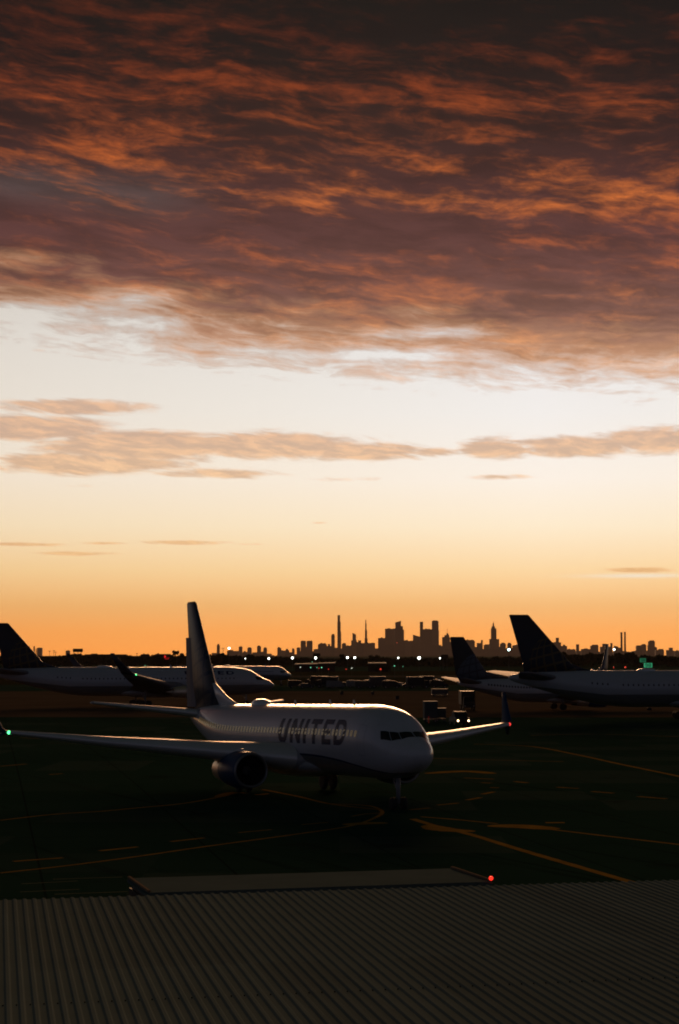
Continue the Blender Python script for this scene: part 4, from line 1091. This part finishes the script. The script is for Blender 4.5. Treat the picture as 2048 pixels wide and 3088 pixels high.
lamp_pole(1264, 1984, 1200, .84, M_lamp, 'largest brightest lamp under the castle shape')
lamp_pole(1327, 1985, 1200, .40, M_lamp, 'small lamp at the right end of the long row')
lamp_pole(691, 1955, 1200, .60, M_lamp, 'high mast lamp shining like a star against the orange sky', 'high mast lamps')
lamp_pole(1535, 1959, 1200, .66, M_lampb, 'bluish high lamp between the spired tower and the tall dark fin', 'high mast lamps')
lamp_pole(1852, 1958.5, 1200, .55, M_lamp, 'high lamp just right of the thin far fin', 'high mast lamps')
lamp_pole(1577, 2001, 1000, .22, M_lampw, 'small orange lamp left of the tall dark fin', 'small lamps')
lamp_pole(1334, 2059, 640, .10, M_lampw, 'tiny warm lamp over the dark vehicles left of the blue-globed fin', 'small lamps')
M_tg = mat('green_taxi_light', (0, .2, .1), .4, emit=(.25, 1.0, .55), estr=1.6); M_tr = mat('red_taxi_light', (.2, 0, 0), .4, emit=(1.0, .06, .03), estr=.9)
M_tw = mat('white_taxi_light', (.3, .3, .3), .4, emit=(.9, 1, .8), estr=2.2)
def taxi_light(u, v, r, m, label, group):
    D = 820; p = at(u, v, D); g = gz(0, D)
    t = thing('taxiway_light', (p.x, D, g), 0, label, 'taxiway light', group)
    bm = bmesh.new(); cyl(bm, (0, 0, 0), (0, 0, p.z - g), .06, .06, 8); cyl(bm, (0, 0, 0), (0, 0, .08), .2, .2, 10); link('stem', bm, M_pole, t)
    bm = bmesh.new(); ball(bm, (0, 0, p.z - g), r, 10); link('lamp', bm, m, t, True)
for (u, v, r, c, lab) in [
    (906, 2012, .15, 'w', 'white dot lamp right of the bright rimmed far nose'), (937, 2013, .18, 'g', 'green lamp first right of the white dot lamp'),
    (956, 2013, .12, 'g', 'faint green lamp left of the brighter green one'), (970, 2013, .20, 'g', 'brighter green lamp of the left group'),
    (962, 2015, .20, 'r', 'red lamp between two green ones in the left group'), (991, 2018, .2, 'r', 'dim red lamp right of the left green group'),
    (1044, 2018, .2, 'r', 'dim red lamp midway along the taxiway lamps'), (1061, 2015, .16, 'w', 'whitish lamp midway along the taxiway lamps'),
    (1148, 2018, .36, 'r', 'largest red lamp on the taxiway under the central cluster'), (1190, 2008, .18, 'g', 'green lamp under the slanted-peak tower'),
    (1215, 2010, .10, 'g', 'tiny green lamp right of the one under the slanted peak'), (942, 1996, .12, 'g', 'lone green dot above the far airliner roofline'),
    (1886, 2012, .34, 'r', 'red lamp right of the thin far fin'), (1851, 2013, .2, 'r', 'dim red lamp at the foot of the thin far fin'),
    (1957, 2020, .26, 'r', 'red lamp below the lower green number board'), (438, 2007, .14, 'g', 'green dot above the roof of the left wide airliner')]:
    taxi_light(u, v, r, {'w': M_tw, 'g': M_tg, 'r': M_tr}[c], lab, {'w': 'white', 'g': 'green', 'r': 'red'}[c] + ' taxiway lamps')
def number_sign(u0, u1, v0, v1, digits, est, label):
    D = 700; a = at(u0, v0, D); b = at(u1, v1, D); g = gz(0, D); hw = (b.x - a.x) / 2; z0, z1 = b.z - g, a.z - g
    r = thing('number_sign', ((a.x + b.x) / 2, D, g), 0, label, 'sign', 'green number boards')
    bm = bmesh.new(); box(bm, -hw, hw, -.1, .1, z0, z1); bevel(bm, .03, 1)
    link('panel', bm, mat('green_board_%d' % int(est * 100), (.03, .20, .10), .5, emit=(.06, .55, .25), estr=est), r)
    seg = {'9': 'abcdfg', '8': 'abcdefg'}
    bm = bmesh.new(); hh = (z1 - z0)
    for i, ch in enumerate(digits):
        cx = (-.42 if i == 0 else .42) * hw; w = .26 * hw; h = hh * .32; zc = (z0 + z1) / 2; t = .14 * hw * .6
        S = {'a': (cx - w, cx + w, zc + h - t, zc + h + t), 'g': (cx - w, cx + w, zc - t, zc + t), 'd': (cx - w, cx + w, zc - h - t, zc - h + t),
             'f': (cx - w - t, cx - w + t, zc, zc + h), 'b': (cx + w - t, cx + w + t, zc, zc + h), 'e': (cx - w - t, cx - w + t, zc - h, zc), 'c': (cx + w - t, cx + w + t, zc - h, zc)}
        for j, s in enumerate(seg[ch]):
            x0, x1, y0, y1 = S[s]; e = .003 * j; box(bm, x0, x1, -.125 - e, -.102, y0, y1)
    link('digits', bm, mat('board_digit', (.01, .05, .03), .6), r)
    for x in (-hw * .6, hw * .6):
        bm = bmesh.new(); cyl(bm, (x, .16, 0), (x, .16, z1 * .98), .05, .05, 8); link('post', bm, M_pole, r)
number_sign(1942, 1967, 1999.5, 2013, '98', .55, 'brighter lower green board reading 98 near the right edge')
number_sign(1930, 1948, 1985, 1997, '98', .22, 'dimmer upper green board reading 98 near the right edge')
def neon():
    D = 1500; a = at(495, 1979, D); g = gz(0, D)
    r = thing('neon_sign', (a.x, D, g), 0, 'small red lit sign on the low building left of the white tail', 'sign')
    bm = bmesh.new(); z = a.z - g
    loft(bm, [[Vector((x, y, zz)) for x, zz in ((0, z - 1.1), (1.2, z - 1.0), (1.5, z - .2), (.8, z + .9), (.3, z + .6))] for y in (-.1, .1)])
    link('sign_peak', bm, mat('red_neon', (.3, .01, .01), .5, emit=(1, .02, .02), estr=.8), r)
    bm = bmesh.new(); box(bm, .6, 3.6, -.1, .1, z - 2.4, z - 1.3); box(bm, 2.2, 4.2, -.1, .1, z - 1.25, z - .9); link('sign_panel', bm, mat('red_neon_dim', (.3, .01, .01), .5, emit=(1, .02, .02), estr=.18), r)
    bm = bmesh.new(); cyl(bm, (1.5, .2, 0), (1.5, .2, z - 1.4), .1, .1, 6); link('post', bm, M_pole, r)
neon()
def dark_box_board(u0, u1, v0, v1, label):
    D = 1180; a = at(u0, v0, D); b = at(u1, v1, D); g = gz(0, D); hw = (b.x - a.x) / 2
    r = thing('roadside_board', ((a.x + b.x) / 2, D, g), 0, label, 'sign board', 'dark boards under the skyline')
    bm = bmesh.new(); box(bm, -hw, hw, -.2, .2, b.z - g, a.z - g); bevel(bm, .05, 1); link('panel', bm, M_shed, r)
    for x in (-hw * .6, hw * .6):
        bm = bmesh.new(); cyl(bm, (x, .35, 0), (x, .35, a.z - g - .2), .12, .12, 8); link('post', bm, M_pole, r)
dark_box_board(944, 966, 1970, 1979, 'dark oblong board above the lamp right of the twin towers')
dark_box_board(1333, 1352, 1974, 1984, 'dark oblong board near the right end of the lamp row')

# ------------------------------------------------------------------ ground vehicles
def wheels(r, xs, hy, rad):
    for x in xs:
        for s in (-1, 1):
            bm = bmesh.new(); cyl(bm, (x, s * hy, rad), (x, s * (hy - .28), rad), rad, rad, 20); bevel(bm, .03, 1)
            w = link('wheel', bm, M_tyre, r, False)
            bm = bmesh.new(); cyl(bm, (x, s * (hy + .012), rad), (x, s * (hy - .05), rad), rad * .5, rad * .45, 14); link('rim', bm, M_gear, w)
def cab_profile(bm, prof, hw, tw):
    a = [Vector((x, -hw * (tw if z > 1.1 else 1), z)) for x, z in prof]; b = [Vector((p.x, -p.y, p.z)) for p in a]
    loft(bm, [a, b])
def van(kind, m, label, group):
    """front faces local +x"""
    r = thing({'van': 'parked_van', 'car': 'parked_car', 'truck': 'box_truck', 'pickup': 'service_truck'}[kind], (0, 0, 0), 0, label, {'van': 'van', 'car': 'car', 'truck': 'truck', 'pickup': 'truck'}[kind], group)
    if kind == 'car': L, hw, prof, ws = 4.5, .88, [(-2.2, .35), (2.2, .35), (2.25, .7), (1.2, .92), (.55, 1.42), (-1.1, 1.45), (-1.85, .98), (-2.25, .9)], (1.15, .6, .95, 1.38)
    elif kind == 'van': L, hw, prof, ws = 5.4, 1.0, [(-2.7, .4), (2.65, .4), (2.7, .95), (1.95, 1.25), (1.25, 2.15), (-2.6, 2.25), (-2.7, 1.2)], (1.86, 1.33, 1.3, 2.02)
    elif kind == 'truck': L, hw, prof, ws = 7.0, 1.05, [(1.5, .5), (3.4, .5), (3.45, 1.1), (3.1, 1.55), (2.85, 2.35), (1.55, 2.4)], (3.08, 2.9, 1.6, 2.25)
    else: L, hw, prof, ws = 5.2, 1.0, [(-2.6, .5), (2.55, .5), (2.6, 1.1), (1.3, 1.22), (.65, 1.95), (-.7, 1.98), (-.9, 1.25), (-2.6, 1.2)], (1.22, .70, 1.28, 1.88)
    bm = bmesh.new(); cab_profile(bm, prof, hw, .88); bevel(bm, .06, 2); link('body', bm, m, r)
    bm = bmesh.new(); x0, x1, z0, z1 = ws
    bm.faces.new([bm.verts.new(p) for p in ((x0 + .07, -hw * .80, z0), (x0 + .07, hw * .80, z0), (x1 + .07, hw * .74, z1), (x1 + .07, -hw * .74, z1))]); link('windscreen', bm, M_glass, r)
    if kind == 'truck':
        bm = bmesh.new(); box(bm, -3.5, 1.4, -1.2, 1.2, .95, 3.3); bevel(bm, .05, 2); link('cargo_box', bm, m, r)
        bm = bmesh.new(); box(bm, -3.45, 3.2, -.5, .5, .55, .93); link('chassis', bm, M_pole, r)
    wheels(r, (-L * .3, L * .3), hw, .34 if kind != 'truck' else .45)
    for s in (-1, 1):
        bm = bmesh.new(); xf = max(p[0] for p in prof); cyl(bm, (xf - .02, s * hw * .72, .78), (xf + .05, s * hw * .72, .78), .12, .11, 14); link('headlight', bm, mat('unlit_lens', (.3, .3, .3), .2), r)
    return r
M_vw = mat('van_white', (.15, .15, .155), .6, spec=.15); M_vg = mat('van_grey', (.05, .055, .06), .6, spec=.15); M_vd = mat('van_dark', (.02, .022, .026), .6, spec=.15)
def put(o, u, v, rz, dz=0):
    p = on_ground(u, v); o.location = (p.x, p.y, gz(p.x, p.y) + dz); o.rotation_euler = (0, 0, rz)
protos = {}
row = [(895, 'van', 'd', 10), (925, 'car', 'g', 5), (952, 'truck', 'd', 170), (985, 'truck', 'd', 175), (1012, 'van', 'w', 35), (1042, 'car', 'd', 0), (1072, 'van', 'w', 8), (1098, 'van', 'g', 4),
       (1124, 'van', 'w', -6), (1150, 'truck', 'g', 3), (1180, 'van', 'd', 2), (1208, 'car', 'w', 8), (1236, 'car', 'd', 4), (1262, 'truck', 'd', 12), (1296, 'truck', 'd', -15), (1324, 'van', 'd', 6)]
names = ['leftmost', 'second from the left', 'third from the left', 'fourth from the left', 'fifth from the left', 'sixth from the left', 'seventh from the left', 'eighth from the left',
         'eighth from the right', 'seventh from the right', 'sixth from the right', 'fifth from the right', 'fourth from the right', 'third from the right', 'second from the right', 'rightmost']
colw = {'d': 'dark', 'g': 'grey', 'w': 'pale'}
for i, (u, kd, c, a) in enumerate(row):
    lab = '%s %s, %s in the far vehicle row' % (colw[c], {'van': 'van', 'car': 'car', 'truck': 'box truck'}[kd], names[i])
    key = (kd, c)
    if key in protos: o = copy_tree(protos[key]); o['label'] = lab
    else: o = van(kd, {'d': M_vd, 'g': M_vg, 'w': M_vw}[c], lab, 'vehicles parked in the far row'); protos[key] = o
    put(o, u, 2074 + 2 * math.sin(i * 2.1), R(a))
# service truck with its headlights on, facing the camera
o = van('pickup', M_vd, 'dark service truck with both headlights on, facing the view, right of the airliner nose', None)
put(o, 1386, 2189, R(-82))
for h in [c for c in o.children if c.name.startswith('headlight')]:
    h.data.materials[0] = mat('lit_headlight', (.8, .7, .6), .3, emit=(1.0, .66, .34), estr=9.0)
for c in list(o.children):
    if c.name.startswith('windscreen'): pass
o = van('truck', M_vd, 'dark high box truck standing behind the service truck with lit headlights', None)
put(o, 1410, 2141, R(-88))
def container(u, v, w, d, h, rz, label, lit=True, group='cargo units beside the lit service truck'):
    r = thing('cargo_container', (0, 0, 0), 0, label, 'container', group)
    bm = bmesh.new(); box(bm, -w / 2, w / 2, -d / 2, d / 2, .5, h); bevel(bm, .04, 1); link('shell', bm, M_vg, r)
    bm = bmesh.new(); box(bm, -w / 2 - .03, w / 2 + .03, -d / 2 - .03, d / 2 + .03, h + .002, h + .06); link('lit_top_panel', bm, mat('pale_roof_sheet', (.32, .28, .22), .7, spec=.08), r)  # pale sheet paints in the light along the top edge
    bm = bmesh.new(); box(bm, -w / 2, w / 2, -d / 2, d / 2, .34, .46); cyl(bm, (w / 2, 0, .4), (w / 2 + 1.1, 0, .35), .04, .04, 6); link('dolly', bm, M_pole, r)
    wheels(r, (-w * .32, w * .32), d / 2, .2)
    put(r, u, v, rz)
container(1298, 2178, 1.9, 1.6, 2.95, R(6), 'boxy cargo container with a bright top edge left of the lit service truck')
container(1330, 2176, 1.5, 1.5, 1.9, R(-4), 'lower dark container between the bright-topped one and the service truck')
container(1326, 2100, 3.8, 2.2, 1.7, R(3), 'long low dark container on the taxiway above the bright-topped one')
bm = bmesh.new(); ball(bm, (0, 0, .9), .07, 8); cyl(bm, (0, 0, 0), (0, 0, .85), .03, .03, 6)
o = link('marker_light', bm, mat('dim_red_lamp', (.2, 0, 0), .4, emit=(1, .06, .03), estr=.08)); p = on_ground(1293, 2181); o.location = p; tag(o, 'small dim red light low in front of the bright-topped container', 'lamp')
for (u, v, lab) in ((1031, 2098, 'left one of three small dark taxiway boards'), (1124, 2098, 'middle one of three small dark taxiway boards'), (1198, 2113, 'right one of three small dark taxiway boards, nearest')):
    p = on_ground(u, v); r = thing('taxiway_sign', p, R(5), lab, 'sign', 'small dark taxiway boards')
    bm = bmesh.new(); box(bm, -.38, .38, -.1, .1, .25, 1.05); bevel(bm, .03, 1); link('panel', bm, M_vd, r)
    for x in (-.25, .25):
        bm = bmesh.new(); cyl(bm, (x, 0, 0), (x, 0, .27), .03, .03, 6); link('leg', bm, M_pole, r)
# ------------------------------------------------------------------ haze
bm = bmesh.new(); box(bm, -8500, 8500, -120, 20300, -4, 520)
hz = bpy.data.materials.new('haze_air'); hz.use_nodes = True; nt = hz.node_tree; nt.nodes.clear()
pv_ = nt.nodes.new('ShaderNodeVolumePrincipled'); pv_.inputs['Color'].default_value = (.90, .74, .62, 1); pv_.inputs['Density'].default_value = 1.5e-5; pv_.inputs['Anisotropy'].default_value = 0.0
out = nt.nodes.new('ShaderNodeOutputMaterial'); nt.links.new(pv_.outputs[0], out.inputs['Volume'])
o = link('haze', bm, hz); tag(o, kind='stuff')
